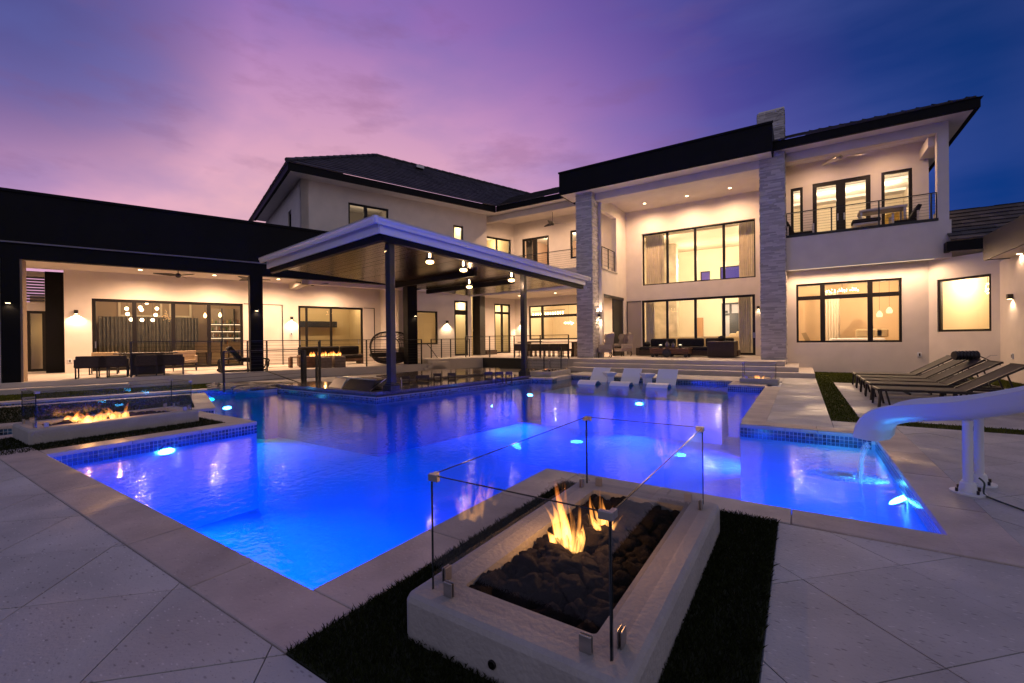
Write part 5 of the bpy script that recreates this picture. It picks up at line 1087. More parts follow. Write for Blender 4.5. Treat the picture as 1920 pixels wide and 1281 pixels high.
for k, x in enumerate((.6, 2.6)): downlight((x, 20.5, 8.395), 'downlight in the right balcony ceiling' + (' left of the fan', ' right of the fan')[k], 'right balcony downlights', 30)
for k, (s_, n_) in enumerate(((-5.5, -21.2), (-.8, -20.6), (6.6, -20.8))): 
    q = xy(s_, n_); downlight((q[0], q[1], 4.175), 'patio ceiling downlight' + (' at the far left corner', ' over the dining table', ' over the egg chair')[k], 'patio ceiling downlights', 130)
downlight((5.6, 15.2, 3.54), 'downlight under the brown garage eave at the far right', None, 4, ang=160); downlight((5.0, 17.6, 3.54), 'downlight under the brown eave above the square window', None, 12, ang=160)
def fan(P, rod, label, rot, m, r=.66):
    x, y, z_ = P; t = thing('ceiling_fan', label, 'ceiling fan', P, 0, 'ceiling fans'); zz = z_ - rod
    q = MB(); q.cyl((x, y, z_), (x, y, zz), .014, n=8); q.lathe([(.06, z_ - .002), (.05, z_ - .04)], (x, y, 0), 14); obj('down_rod', q, m, t)
    q = MB(); q.lathe([(.03, zz + .06), (.085, zz + .03), (.10, zz - .03), (.07, zz - .09), (.02, zz - .11)], (x, y, 0), 18); obj('motor_hub', q, m, t, smooth=True)
    for k in range(3):
        a = rot + k * 2.094; d = Vector((math.cos(a), math.sin(a), 0)); s = Vector((-d.y, d.x, 0)); q = MB(); vs = []
        for f, w_, tw in ((.09, .05, .02), (.3, .10, .035), (.6, .075, .025), (1, .02, .01)):
            c = Vector((x, y, zz - .02)) + d * (r * f)
            vs += [c + s * w_ + Vector((0, 0, tw)), c - s * w_ - Vector((0, 0, tw)), c - s * w_ + Vector((0, 0, .012 - tw)), c + s * w_ + Vector((0, 0, .012 + tw))]
        q.add(vs, [(4 * i + j, 4 * i + (j + 1) % 4, 4 * i + 4 + (j + 1) % 4, 4 * i + 4 + j) for i in range(3) for j in range(4)] + [(3, 2, 1, 0), (12, 13, 14, 15)]); obj('blade', q, m, t)
DKF = mat('dark_fan', (.02, .016, .014), .5)
for px, py, lb, ro in ((334, 517, 'dark patio ceiling fan above the wide dining doors', .35), (468, 524, 'dark patio ceiling fan half hidden behind the middle black post', 1.1), (585.5, 533, 'dark patio ceiling fan above the fire table', .5)):
    p = onZ(px, py, 3.95); fan((p.x, p.y, 4.18), .20, lb, ro, DKF, .75)
p = onZ(1036, 419, 7.62); fan((p.x, p.y, 8.42), .8, 'dark ceiling fan on a long rod over the middle balcony', 2.75, DKF, .72)
p = onZ(1575, 295, 8.15); fan((p.x, p.y, 8.40), .24, 'brushed metal ceiling fan over the right balcony', 2.35, STEEL, .75)
# ================================================================== SUN LOUNGERS ON THE LAWN PATIO
def lounger_proto():
    t = thing('sun_lounger', '', 'sun lounger', (0, 0, 0), 0, 'dark sling sun loungers in a row on the right patio')
    L0, Wd, hs = 0, .64, .33            # foot end at x=0, head towards +x
    b = MB()
    for s in (-1, 1): b.bar((0, s * Wd / 2, hs), (1.95, s * Wd / 2, hs), .035, .045)
    b.bar((0, -Wd / 2, hs), (0, Wd / 2, hs), .035, .045); b.bar((1.95, -Wd / 2, hs), (1.95, Wd / 2, hs), .035, .045); b.bar((.45, -Wd / 2, hs - .06), (.45, Wd / 2, hs - .06), .03, .03); obj('side_frame', b, BRZ, t, local=True)
    b = MB(); b.box(.02, 1.22, -Wd / 2 + .02, Wd / 2 - .02, hs + .012, hs + .026); obj('seat_sling', b, SLING, t, local=True)
    A = R(33); tp = (1.22 + .86 * math.cos(A), hs + .02 + .86 * math.sin(A)); b = MB()
    for s in (-1, 1): b.bar((1.20, s * Wd / 2 * .93, hs + .02), (tp[0], s * Wd / 2 * .93, tp[1]), .03, .035)
    b.bar((tp[0], -Wd / 2, tp[1]), (tp[0], Wd / 2, tp[1]), .04, .04); bf = obj('back_frame', b, BRZ, t, local=True)
    b = MB(); o = .014; b.slab([(1.22, -Wd / 2 * .9, hs + .036), (tp[0], -Wd / 2 * .9, tp[1] + o), (tp[0], Wd / 2 * .9, tp[1] + o), (1.22, Wd / 2 * .9, hs + .036)], .015); obj('back_sling', b, SLING, t, local=True)
    for s in (-1, 1):
        b = MB(); b.bar((1.72, s * Wd * .36, hs + .33), (1.82, s * Wd * .36, hs), .022, .022); obj('back_prop', b, BRZ, t, local=True)
        for x0, x1 in ((.03, .0), (.10, .17), (1.30, 1.26), (1.42, 1.5)): b = MB(); b.bar((x0, s * Wd / 2, hs), (x1, s * (Wd / 2 + .01), .0), .04, .032); obj('leg', b, BRZ, t, local=True)
    return t
lp = lounger_proto()
lab = ['dark sun lounger farthest back, next to the lawn and the house wall', 'second dark sun lounger from the house wall', 'middle dark sun lounger with a rolled black float on its back', 'fourth dark sun lounger from the house wall', 'nearest dark sun lounger, its back partly hidden by the slide']
ly = [15.2, 14.15, 13.2, 12.25, 11.1]
for k in range(5):
    o = lp if k == 0 else copy_thing(lp, (1.22, ly[k], 0), R(2), lab[k])
    if k == 0: o.location = (1.22, ly[0], 0); o.rotation_euler = (0, 0, R(2)); o['label'] = lab[0]; MWD[o.name] = Matrix.Translation((1.22, ly[0], 0))
# rolled float lying on the lounger backs
t = thing('rolled_float', 'black ribbed rolled-up pool float lying over the lounger backs', 'pool float', (2.9, 13.9, .78)); b = MB()
for k in range(13): x = 2.82 + k * .03; b.lathe([(.105 if k % 2 else .118, 0), (.118 if k % 2 else .105, .036)], (0, 0, 0), 16) if False else b.cyl((x, 13.45 + k * .012, .90), (x + .028, 13.462 + k * .012, .90), .105 if k % 2 else .09, .09 if k % 2 else .105, 18)
obj('roll', b, mat('black_vinyl', (.012, .012, .014), .3), t, smooth=False); b = MB(); b.tube([(3.2, 13.6, .92), (3.42, 13.55, .78), (3.55, 13.5, .70)], .01); obj('tie_cord', b, BRZ, t)
t = thing('hose_tap', 'bent metal wand leaning at the wall behind the loungers', 'wand', (4.25, 19.6, 0)); b = MB(); p, q = FB.P(*[FB.a(1848), .25, FB.z(1848, 679, .25)]), FB.P(*[FB.a(1866), .2, FB.z(1866, 667, .2)]); b.tube([p, q, q + Vector((.12, -.1, .01))], .012); obj('wand', b, STEEL, t)
def outlet(F, px, py, label, d=0):
    a, z_ = F.px(px, py, d); t = thing('outlet_box', label, 'wall outlet', F.P(a, d, z_)); m_ = MB(); m_.box(a - .055, a + .055, d + .002, d + .03, z_ - .075, z_ + .075, F.P); obj('cover', m_, WPLAST, t, bevel=.005); m_ = MB(); m_.box(a - .02, a + .02, d + .031, d + .036, z_ - .045, z_ + .045, F.P); obj('socket', m_, BRZ, t)
outlet(FR_, 1724, 665, 'white wall outlet below the bedroom window, left of the bend in the wall'); outlet(FCw, 1899.5, 668, 'white wall outlet on the far right wall under the sconce'); outlet(PW, 131.5, 677, 'white wall outlet below the leftmost patio sconce'); outlet(PW, 546, 626, 'white keypad below the sconce between the patio doors'); outlet(FM, 885.5, 619, 'small white switch on the black shutter by the middle terrace', .12)
# ================================================================== WHITE IN-POOL LOUNGERS
def ledge_lounger():
    t = thing('pool_lounger', '', 'pool lounger', (0, 0, 0), 0, 'white in-pool loungers on the tanning ledge'); b = MB(); w_ = .31; th = .03
    prof = cat([(-.02, -.92, -.42), (-.02, -.9, -.24), (0, -.80, -.08), (0, -.64, -.02), (0, -.45, -.05), (0, -.2, -.18), (0, .0, -.22), (0, .16, -.12), (0, .38, .12), (0, .58, .33)], 4); vs = []
    for k, p in enumerate(prof):
        q = (prof[min(k + 1, len(prof) - 1)] - prof[max(k - 1, 0)]).normalized(); nrm = Vector((0, -q.z, q.y))
        for s, off in ((-w_, th / 2), (w_, th / 2), (w_, -th / 2), (-w_, -th / 2)): vs.append(p + nrm * off + Vector((s - p.x, 0, 0)))
    n = len(prof); b.add(vs, [(4 * i + j, 4 * i + (j + 1) % 4, 4 * i + 4 + (j + 1) % 4, 4 * i + 4 + j) for i in range(n - 1) for j in range(4)] + [(3, 2, 1, 0), tuple(4 * n - 4 + j for j in range(4))]); obj('shell', b, WPLAST, t, local=True, smooth=False)
    b = MB(); b.box(-w_ * .8, w_ * .8, -.1, .35, -.42, -.24); obj('base_block', b, WPLAST, t, local=True); return t
pl = ledge_lounger()
for k, px in enumerate((1117, 1176, 1244)):
    p = onZ(px, 716.5, -.1); p = Vector((p.x, 14.25, 0)); p.x = VF(14.25).a(px) ; lb = ('left white in-pool lounger', 'middle white in-pool lounger between the two little tables', 'right white in-pool lounger, nearest the blue light')[k]
    if k == 0: pl.location = (p.x, 14.25, 0); pl['label'] = lb
    else: copy_thing(pl, (p.x, 14.25, 0), 0, lb)
def pool_table(px, label):
    x = VF(14.6).a(px); t = thing('pool_side_table', label, 'side table', (x, 14.6, -.42), 0, 'white side tables between the in-pool loungers'); b = MB(); b.lathe([(.20, -.42), (.15, -.1), (.16, .05), (.26, .17), (.27, .20), (.25, .205)], (x, 14.6, 0), 4); b.lathe([(.2, .205), (.2, .21)], (x, 14.6, 0), 4); obj('table_body', b, WPLAST, t)
pool_table(1142, 'white tapered side table between the left and middle in-pool loungers'); pool_table(1213, 'white tapered side table between the middle and right in-pool loungers')
# ================================================================== TERRACE FURNITURE
def onT(px, py): return onZ(px, py, TZ)
def soft(b, x0, x1, y0, y1, z0, z1, T=IDT): b.box(x0, x1, y0, y1, z0, z1, T); return b
# sectional sofa along the portico doors, with its wicker arm in front
t = thing('sectional_sofa', 'long dark wicker sectional sofa with black cushions in front of the portico doors', 'sofa', (-4.6, 22.3, TZ))
b = MB(); b.box(-6.85, -2.3, 21.75, 22.65, TZ + .04, TZ + .30); b.box(-6.85, -6.70, 21.7, 22.7, TZ + .04, TZ + .42); obj('base', b, WICKER, t, bevel=.03)
b = MB(); b.box(-3.42, -2.35, 20.75, 22.2, TZ + .03, TZ + .72); b.v = b.v; obj('end_section', b, WICKER, t, bevel=.05)
rb_ = MB()
for k in range(26): x = -3.40 + k * .041; rb_.box(x, x + .022, 20.738, 20.75, TZ + .08, TZ + .68)
obj('wicker_rib', rb_, WICKER, t, kind='stuff')
for k in range(3): b = MB(); x = -6.7 + k * 1.12; b.box(x + .02, x + 1.1, 21.72, 22.35, TZ + .30, TZ + .47); obj('seat_cushion', b, CUSH, t, bevel=.05)
for k in range(3): b = MB(); x = -6.3 + k * 1.28; b.box(x, x + 1.2, 22.3, 22.55, TZ + .45, TZ + .86); obj('back_cushion', b, CUSH, t, bevel=.07)
for x, y in ((-6.4, 22.1), (-3.0, 22.0)): b = MB(); b.lathe([(.05, 0), (.15, .05), (.17, .1), (.14, .22), (.04, .26)], (x, y, TZ + (.46 if x < -4 else .70)), 12); obj('bolster', b, CUSH, t, smooth=True)
# cart coffee table
p = onT(1255, 670.5); t = thing('cart_table', 'rustic wooden cart coffee table on black iron wheels with jars on top', 'coffee table', (p.x, p.y, TZ)); q0_, q1_ = VF(21).a(1220), VF(21).a(1294); WOODR = mat('rust_wood', (.15, .065, .032), .6, var=.5, vscale=5, stretch=(.6, 5, 5))
for k in range(4): b = MB(); b.box(q0_, q1_, 20.72 + k * .2, 20.915 + k * .2, TZ + .36, TZ + .42); obj('plank', b, WOODR, t)
b = MB(); b.box(q0_ + .03, q1_ - .03, 20.74, 20.80, TZ + .17, TZ + .355); b.box(q0_ + .03, q1_ - .03, 21.44, 21.5, TZ + .17, TZ + .355); b.box(q0_ + .03, q0_ + .1, 20.8, 21.44, TZ + .17, TZ + .355); b.box(q1_ - .1, q1_ - .03, 20.8, 21.44, TZ + .17, TZ + .355); obj('side_board', b, WOODR, t)
def wheel(x, y, r):
    b = MB(); b.cyl((x, y - .02, TZ + r), (x, y + .02, TZ + r), r, n=20); w_ = obj('wheel', b, BLACK, t)
for y in (20.70, 21.52): wheel((q0_ + q1_) / 2 - .08, y, .19)
for x in (q0_ + .15, q1_ - .15):
    for y in (20.78, 21.46): wheel(x, y, .08)
for px, lb, h_, r_ in ((1251, 'tall ribbed glass jar on the left of the cart table', .30, .10), (1262, 'shorter ribbed glass jar beside the tall one on the cart table', .26, .09)):
    x = VF(21.1).a(px); j = thing('lidded_jar', lb, 'jar', (x, 21.1, TZ + .42)); b = MB(); b.lathe([(r_ * .8, 0), (r_, .03), (r_, h_ * .7), (r_ * .5, h_ * .86), (r_ * .5, h_ * .9)], (x, 21.1, TZ + .421), 14); obj('body', b, mat('smoked_glass', (.12, .10, .085), .2, spec=.7), j, smooth=True); b = MB(); b.lathe([(r_ * .52, 0), (r_ * .3, .05), (.015, .07)], (x, 21.1, TZ + .421 + h_ * .9), 12); obj('lid', b, BRZ, j)
for px, lb in ((1238.5, 'small candle lamp with a white cap left of the jars on the cart table'), (1275.5, 'small candle lamp with a white cap right of the jars on the cart table')):
    x = VF(21.0).a(px); j = thing('candle_lamp', lb, 'candle', (x, 21.0, TZ + .42), 0, 'candle lamps on the cart table'); b = MB(); b.lathe([(.07, 0), (.08, .02), (.05, .10), (.02, .13)], (x, 21.0, TZ + .421), 12); obj('holder', b, BRZ, j); b = MB(); b.lathe([(.08, .13), (.05, .16), (.01, .17)], (x, 21.0, TZ + .421), 12); obj('cap', b, emitter('candle_cap', (1, .8, .55), 1.6), j)
# wing chairs by the left column
def wing_chair(P, rz, label, cush):
    t = thing('wing_chair', label, 'armchair', P, rz, 'linen wing chairs by the stone column'); M_ = mw(t)
    T = lambda a, d, z: M_ @ Vector((a, d, z))
    b = MB(); b.box(-.33, .33, -.34, .30, .24, .40, T); obj('seat_base', b, LINEN, t, bevel=.02); b = MB(); b.box(-.27, .27, -.36, .22, .40, .50, T); obj('seat_cushion', b, CUSH if cush else LINEN, t, bevel=.04)
    prof = [(-.33, .38), (-.335, .95), (-.30, 1.12), (-.2, 1.10), (-.1, 1.16), (0, 1.20), (.1, 1.16), (.2, 1.10), (.30, 1.12), (.335, .95), (.33, .38)]
    b = MB(); n = len(prof); b.add([T(x, .24 + .10 * (z - .38), z) for x, z in prof] + [T(x, .34 + .12 * (z - .38), z) for x, z in prof], [tuple(range(n)), tuple(range(2 * n - 1, n - 1, -1))] + [(i, n + i, n + (i + 1) % n, (i + 1) % n) for i in range(n)]); obj('backrest', b, LINEN, t, bevel=.02)
    for s in (-1, 1):
        b = MB(); pf = [(.32, .60), (-.02, .62), (.06, .78), (.0, .95), (.06, 1.10), (.34, 1.13)]; n = 6
        b.add([T(s * .335, y, z) for y, z in pf] + [T(s * .40, y, z) for y, z in pf], [tuple(range(n)), tuple(range(2 * n - 1, n - 1, -1))] + [(i, n + i, n + (i + 1) % n, (i + 1) % n) for i in range(n)]); obj('wing', b, LINEN, t)
        b = MB(); b.box(s * .36 - .06, s * .36 + .06, -.34, .28, .36, .62, T); obj('arm', b, LINEN, t, bevel=.04)
        for y in (-.30, .26): b = MB(); b.tube([T(s * .29, y, .24), T(s * .32, y - .03 * (1 if y < 0 else -1), .13), T(s * .29, y, .03), T(s * .31, y - .03, .0)], [.035, .028, .02, .026], 8); obj('leg', b, DKWOOD, t)
p = onT(1140, 670); wing_chair((p.x - .1, p.y - .15, TZ), R(-62), 'linen wing chair turned side-on, nearest the left stone column', False); p = onT(1167, 668); wing_chair((p.x, p.y + .1, TZ), R(-35), 'linen wing chair with a dark cushion, right of the pair by the stone column', True)
# long bar table with benches of stools on the middle terrace
p = onT(1020, 669); Yt = 20.2; xa, xb = VF(Yt).a(972), VF(Yt).a(1082); t = thing('long_table', 'long dark outdoor dining table on the middle terrace behind the railing', 'table', ((xa + xb) / 2, Yt, TZ))
b = MB(); b.box(xa, xb, Yt - .1, Yt + .95, TZ + .72, TZ + .76); obj('tabletop', b, DKWOOD, t, bevel=.01)
for x in (xa + .25, xb - .35): b = MB(); b.box(x, x + .12, Yt + .1, Yt + .75, TZ, TZ + .72); obj('leg', b, DKWOOD, t)
nc = 6
for k in range(nc):
    x = xa + .1 + (xb - xa - .3) * (k + .5) / nc; c = thing('dining_chair', 'brown box dining chair at the long table, ' + ('leftmost', 'second from left', 'third from left', 'fourth from left', 'fifth from left', 'nearest the stone column')[k], 'chair', (x, Yt - .35, TZ), 0, 'brown chairs along the long table')
    w_ = (xb - xa - .3) / nc * .47; b = MB(); b.box(x - w_, x + w_, Yt - .62, Yt - .52, TZ + .30, TZ + .66); obj('backrest', b, WICKER, c, bevel=.01); b = MB(); b.box(x - w_, x + w_, Yt - .515, Yt - .10, TZ + .30, TZ + .40); obj('seat', b, WICKER, c)
    for sx in (-1, 1):
        for yy in (Yt - .58, Yt - .14): b = MB(); b.box(x + sx * w_ - .02 - (.02 if sx > 0 else -.02), x + sx * w_ + .02 - (.02 if sx > 0 else -.02), yy - .02, yy + .02, TZ, TZ + .30); obj('leg', b, WICKER, c)
t = thing('table_tray', 'dark tray on the long outdoor table', 'tray', (xa + 1.1, Yt + .3, TZ + .76)); b = MB(); b.box(xa + .55, xa + 1.25, Yt + .05, Yt + .4, TZ + .762, TZ + .80); obj('tray_body', b, BLACK, t)
t = thing('planter_box', 'low brown planter box beside the tall middle door', 'planter', FUl.P(FUl.a(914), .4, TZ)); b = MB(); b.box(FUl.a(905), FUl.a(924.5), .15, .45, TZ, TZ + .28, FUl.P); obj('box', b, WICKER, t, bevel=.02)
# ================================================================== PATIO FURNITURE (left)
def lf_thing(name, label, cat_, s, n, group=None): 
    q = xy(s, n); return thing(name, label, cat_, (q[0], q[1], LZ), math.pi / 2 - UA, group)
def T_of(t): M_ = mw(t); return lambda a, d, z: M_ @ Vector((a, d, z))       # a along the wing, d away from the viewer
def sn_px(px, py, z=LZ): return sn(onZ(px, py, z))
nt_ = -20.2; DF = LF(nt_)
sa, sb_ = DF.a(222), DF.a(334); t = lf_thing('dining_table', 'large dark patio dining table with a thin top', 'table', (sa + sb_) / 2, nt_); T = T_of(t); hl_ = (sb_ - sa) / 2
b = MB(); b.box(-hl_ * 1.12, hl_ * .98, -.6, .6, .72, .76, T); obj('tabletop', b, DKWOOD, t, bevel=.01); b = MB(); b.box(-.5, .4, -.25, .25, 0, .72, T); obj('pedestal', b, BLACK, t)
def box_chair(s, n, rot, label, m, w_=.34, hb=.72):
    q = xy(s, n); c = thing('dining_armchair', label, 'chair', (q[0], q[1], LZ), math.pi / 2 - UA + rot, 'boxy dining chairs around the patio table'); T = T_of(c)
    b = MB(); b.box(-w_, w_, -.30, .30, .32, .42, T); obj('seat', b, m, c, bevel=.02); b = MB(); b.box(-w_, w_, -.34, -.24, .34, hb, T); obj('backrest', b, m, c, bevel=.02)
    for s_ in (-1, 1):
        b = MB(); b.box(s_ * w_ - .04, s_ * w_ + .04, -.33, .28, .34, .60, T); obj('arm', b, m, c, bevel=.015)
        for y in (-.30, .26): b = MB(); b.box(s_ * w_ - .018, s_ * w_ + .018, y - .018, y + .018, 0, .34, T); obj('leg', b, BLACK, c)
        b = MB(); b.box(s_ * w_ - .016, s_ * w_ + .016, -.28, .24, 0, .03, T); obj('runner', b, BLACK, c)
CHB = mat('brown_fabric', (.06, .042, .034), .9, var=.2, vscale=20); CHC = mat('cream_fabric', (.42, .32, .20), .9, var=.1, vscale=20)
for k, px in enumerate((174, 212, 282, 318)): box_chair(DF.a(px, .9), nt_ + .95, math.pi * 0, 'brown box armchair with its back to the pool, ' + ('leftmost at the dining table', 'second from left at the dining table', 'third from left at the dining table', 'rightmost at the dining table')[k], CHB, .36, .70)
for px, lb in ((195, 'cream armchair on the far side of the dining table, left end'), (346, 'cream armchair on the far side of the dining table, right end')): box_chair(LF(-21.4).a(px), -21.4, math.pi, lb, CHC, .36, .78)
# rounded lounge chair by the middle post
sC, nC = sn_px(468, 692); t = lf_thing('lounge_chair', 'low dark lounge chair with a rounded tube frame beside the middle black post', 'lounge chair', sC - .35, -19.35); T = T_of(t)
for y in (-.32, .32): b = MB(); b.tube([T(*q) for q in cat([(-.75, y, .12), (-.72, y, .02), (.5, y, .02), (.72, y, .1), (.78, y, .3), (.66, y, .46), (-.6, y, .46), (-.78, y, .34), (-.75, y, .12)], 4)], .028, 8); obj('side_frame', b, BRZ, t, smooth=True)
b = MB(); b.add([T(*q) for q in ((-.1, -.3, .36), (.62, -.3, .28), (.62, .3, .28), (-.1, .3, .36), (-.1, -.3, .48), (.62, -.3, .40), (.62, .3, .40), (-.1, .3, .48))], [(3, 2, 1, 0), (4, 5, 6, 7), (0, 1, 5, 4), (1, 2, 6, 5), (2, 3, 7, 6), (3, 0, 4, 7)]); obj('seat_cushion', b, CUSH, t, bevel=.03)
b = MB(); b.add([T(*q) for q in ((-.16, -.3, .34), (-.04, -.3, .46), (-.04, .3, .46), (-.16, .3, .34), (-.56, -.3, .86), (-.42, -.3, .96), (-.42, .3, .96), (-.56, .3, .86))], [(3, 2, 1, 0), (4, 5, 6, 7), (0, 1, 5, 4), (1, 2, 6, 5), (2, 3, 7, 6), (3, 0, 4, 7)]); obj('back_cushion', b, CUSH, t, bevel=.04)
# sofa by the second doors, stools and fire table
SF_ = LF(-21.6); sa, sb_ = SF_.a(560), SF_.a(676); t = lf_thing('patio_sofa', 'dark patio sofa with big cushions behind the fire table', 'sofa', (sa + sb_) / 2, -21.6); T = T_of(t); hl_ = (sb_ - sa) / 2
b = MB(); b.box(-hl_, hl_, -.4, .4, .14, .28, T); b.box(hl_ - .1, hl_, -.4, .4, .0, .48, T); b.box(-hl_, -hl_ + .1, -.4, .4, .0, .48, T); obj('base', b, mat('sofa_wood', (.12, .07, .045), .6, var=.3), t, bevel=.01)
for k in range(3): b = MB(); w_ = hl_ * 2 / 3; x = -hl_ + k * w_; b.box(x + .02, x + w_ - .02, -.42, .2, .28, .44, T); obj('seat_cushion', b, CUSH, t, bevel=.05); b = MB(); b.box(x + .02, x + w_ - .02, .12, .36, .42, .86, T); obj('back_cushion', b, CUSH, t, bevel=.07)
FTn = -19.9; FT = LF(FTn); sa, sb_ = FT.a(571), FT.a(645); t = lf_thing('fire_table', 'long rusty fire table with a row of low flames on the patio', 'fire table', (sa + sb_) / 2, FTn); T = T_of(t); hl_ = (sb_ - sa) / 2
RUST = mat('rust_steel', (.16, .075, .04), .7, var=.4, vscale=6)
b = MB(); b.box(-hl_, hl_ * .45, -.3, .3, 0, .46, T); b.box(-hl_ * .9, hl_ * .9, -.22, .22, .40, .462, T); obj('burner_box', b, RUST, t, bevel=.01)
fm = flame_mat('flame_table', 55, 14); b = MB(); rnd = random.Random(5)
for k in range(26): q = T(-hl_ * .72 + hl_ * 1.5 * k / 25, rnd.uniform(-.06, .06), .44); tongue(b, q, rnd.uniform(.12, .30), .055, (rnd.uniform(-.05, .05), 0), k)
obj('flame', b, fm, t, smooth=True); lamp('POINT', T(0, 0, .62), 12, (1, .45, .14), t, 0)
for px, lb in ((609, 'left of the two brown cube stools in front of the fire table'), (635, 'right of the two brown cube stools in front of the fire table')):
    s_ = LF(-19.1).a(px); c = lf_thing('cube_stool', lb, 'stool', s_, -19.1, 'brown cube stools at the fire table'); T = T_of(c); b = MB(); b.box(-.22, .22, -.2, .2, 0, .44, T); obj('body', b, mat('stool_grey', (.20, .15, .12), .7, var=.2, vscale=12), c, bevel=.015)
b = MB(); T = T_of(thing('side_stool', 'open sided dark stool left of the fire table', 'stool', LF(-20.3).P(LF(-20.3).a(554), 0, LZ), math.pi / 2 - UA)); o_ = bpy.data.objects['side_stool']
for x in (-.2, .2): m_ = MB(); m_.box(x - .05, x + .05, -.2, .2, 0, .42, T); obj('side_panel', m_, RUST, o_)
m_ = MB(); m_.box(-.2, .2, -.2, .2, .42, .46, T); obj('top', m_, RUST, o_)
# egg chair
EG = LF(-19.75); se = EG.a(728); t = lf_thing('egg_chair', 'round woven rope egg chair with a dark seat, beside the black post', 'egg chair', se, -19.75); T = T_of(t); rx, rz_ = (EG.a(766) - EG.a(691)) / 2, .72
EGW = mat('egg_rope', (.022, .015, .011), .7, bump=.4, bscale=90)
def ring(y, sc): return [T(rx * sc * math.copysign(abs(math.cos(a)) ** .75, math.cos(a)), y, .77 + rz_ * sc * math.copysign(abs(math.sin(a)) ** .75, math.sin(a)) + .0) for a in [i * 2 * math.pi / 28 for i in range(29)]]
b = MB(); b.tube(ring(-.35, 1), .035, 8); obj('front_hoop', b, mat('egg_brown', (.03, .02, .014), .6), t, smooth=True); b = MB(); b.tube(ring(.35, .72), .025, 8); obj('back_hoop', b, mat('egg_brown', (.03, .02, .014), .6), t, smooth=True)
f_, k_ = ring(-.35, 1), ring(.35, .72)
for i in range(0, 15): b = MB(); b.tube([f_[i], f_[i].lerp(k_[i], .5) + (f_[i] - T(0, -.35, .77)).normalized() * .06, k_[i]], .011, 5); obj('rope', b, EGW, t)
for i in range(5):
    b = MB(); f = (i + 1) / 6; b.tube([f_[j].lerp(k_[j], f) + (f_[j] - T(0, -.35, .77)).normalized() * .055 * math.sin(f * 3.14) for j in range(15)], .009, 5); obj('hoop_rope', b, EGW, t)
b = MB(); vs = []
for i in range(14, 29): vs += [f_[i], f_[i].lerp(k_[i], .5) + (f_[i] - T(0, -.35, .77)).normalized() * .05, k_[i]]
b.add(vs, [(3 * i + j, 3 * i + j + 1, 3 * i + 4 + j, 3 * i + 3 + j) for i in range(14) for j in range(2)]); obj('woven_shell', b, EGW, t, smooth=True)
b = MB(); b.box(-rx * .85, rx * .85, -.34, .25, .36, .52, T); obj('seat_cushion', b, CUSH, t, bevel=.05)
for i in range(8): b = MB(); zz = .12 + i * .078; hw_ = rx * (1 - abs((zz - .77) / rz_) ** 2.6) ** .4; b.box(-hw_, hw_, -.39, -.37, zz, zz + .055, T); obj('front_slat', b, EGW, t)
# ================================================================== BALCONY FURNITURE
WHT = mat('white_slats', (.72, .66, .58), .5)
def slat_seat(x0, x1, y0, y1, label, back):
    c = thing('slatted_armchair', label, 'armchair', ((x0 + x1) / 2, (y0 + y1) / 2, F2), 0, 'white slatted armchairs on the right balcony'); b = MB(); b.box(x0, x1, y0, y1, F2 + .22, F2 + .28); obj('seat_frame', b, WHT, c); b = MB(); b.box(x0 + .05, x1 - .05, y0, y1, F2 + .285, F2 + .42); obj('seat_cushion', b, CUSH, c, bevel=.04)
    for X in (x0, x1 - .05):
        for i in range(7): b = MB(); b.box(X, X + .05, y0, y1, F2 + .18 + i * .065, F2 + .22 + i * .065); obj('side_slat', b, WHT, c)
        for y in (y0 - .05, y1): b = MB(); b.box(X - .003, X + .053, y, y + .05, F2, F2 + .66); obj('leg', b, WHT, c)
    xb_ = x0 if back < 0 else x1; b = MB(); b.add([(xb_ - back * .08, y0, F2 + .4), (xb_ - back * .25, y0, F2 + .42), (xb_ - back * .25, y1, F2 + .42), (xb_ - back * .08, y1, F2 + .4), (xb_ + back * .1, y0, F2 + .86), (xb_ - back * .02, y0, F2 + .9), (xb_ - back * .02, y1, F2 + .9), (xb_ + back * .1, y1, F2 + .86)], [(3, 2, 1, 0), (4, 5, 6, 7), (0, 1, 5, 4), (1, 2, 6, 5), (2, 3, 7, 6), (3, 0, 4, 7)]); obj('back_cushion', b, CUSH, c, bevel=.03)
Yb = 20.7; vb = VF(Yb); slat_seat(vb.a(1478), vb.a(1528), 20.45, 21.05, 'white slatted armchair with black cushions at the left end of the right balcony', -1); slat_seat(vb.a(1672), vb.a(1722), 20.45, 21.05, 'white slatted armchair with black cushion at the right end of the right balcony', 1)
t = thing('balcony_table', 'white square table on the right balcony', 'table', (vb.a(1655), 20.9, F2)); b = MB(); b.box(vb.a(1612), vb.a(1702), 20.5, 21.3, F2 + .88, F2 + .94); obj('tabletop', b, WHT, t)
for x in (vb.a(1614), vb.a(1699) - .06):
    for y in (20.52, 21.22): b = MB(); b.box(x, x + .06, y, y + .06, F2, F2 + .88); obj('leg', b, WHT, t)
t = thing('ottoman', 'low white ottoman with a black cushion in front of the balcony table', 'ottoman', (vb.a(1625), 20.5, F2)); b = MB(); b.box(vb.a(1600), vb.a(1650), 20.32, 20.85, F2 + .38, F2 + .44); obj('frame', b, WHT, t); b = MB(); b.box(vb.a(1598), vb.a(1651), 20.34, 20.83, F2 + .445, F2 + .60); obj('cushion', b, CUSH, t, bevel=.04)
for x in (vb.a(1602), vb.a(1645)):
    for y in (20.34, 20.78): b = MB(); b.box(x, x + .05, y, y + .05, F2, F2 + .38); obj('leg', b, WHT, t)
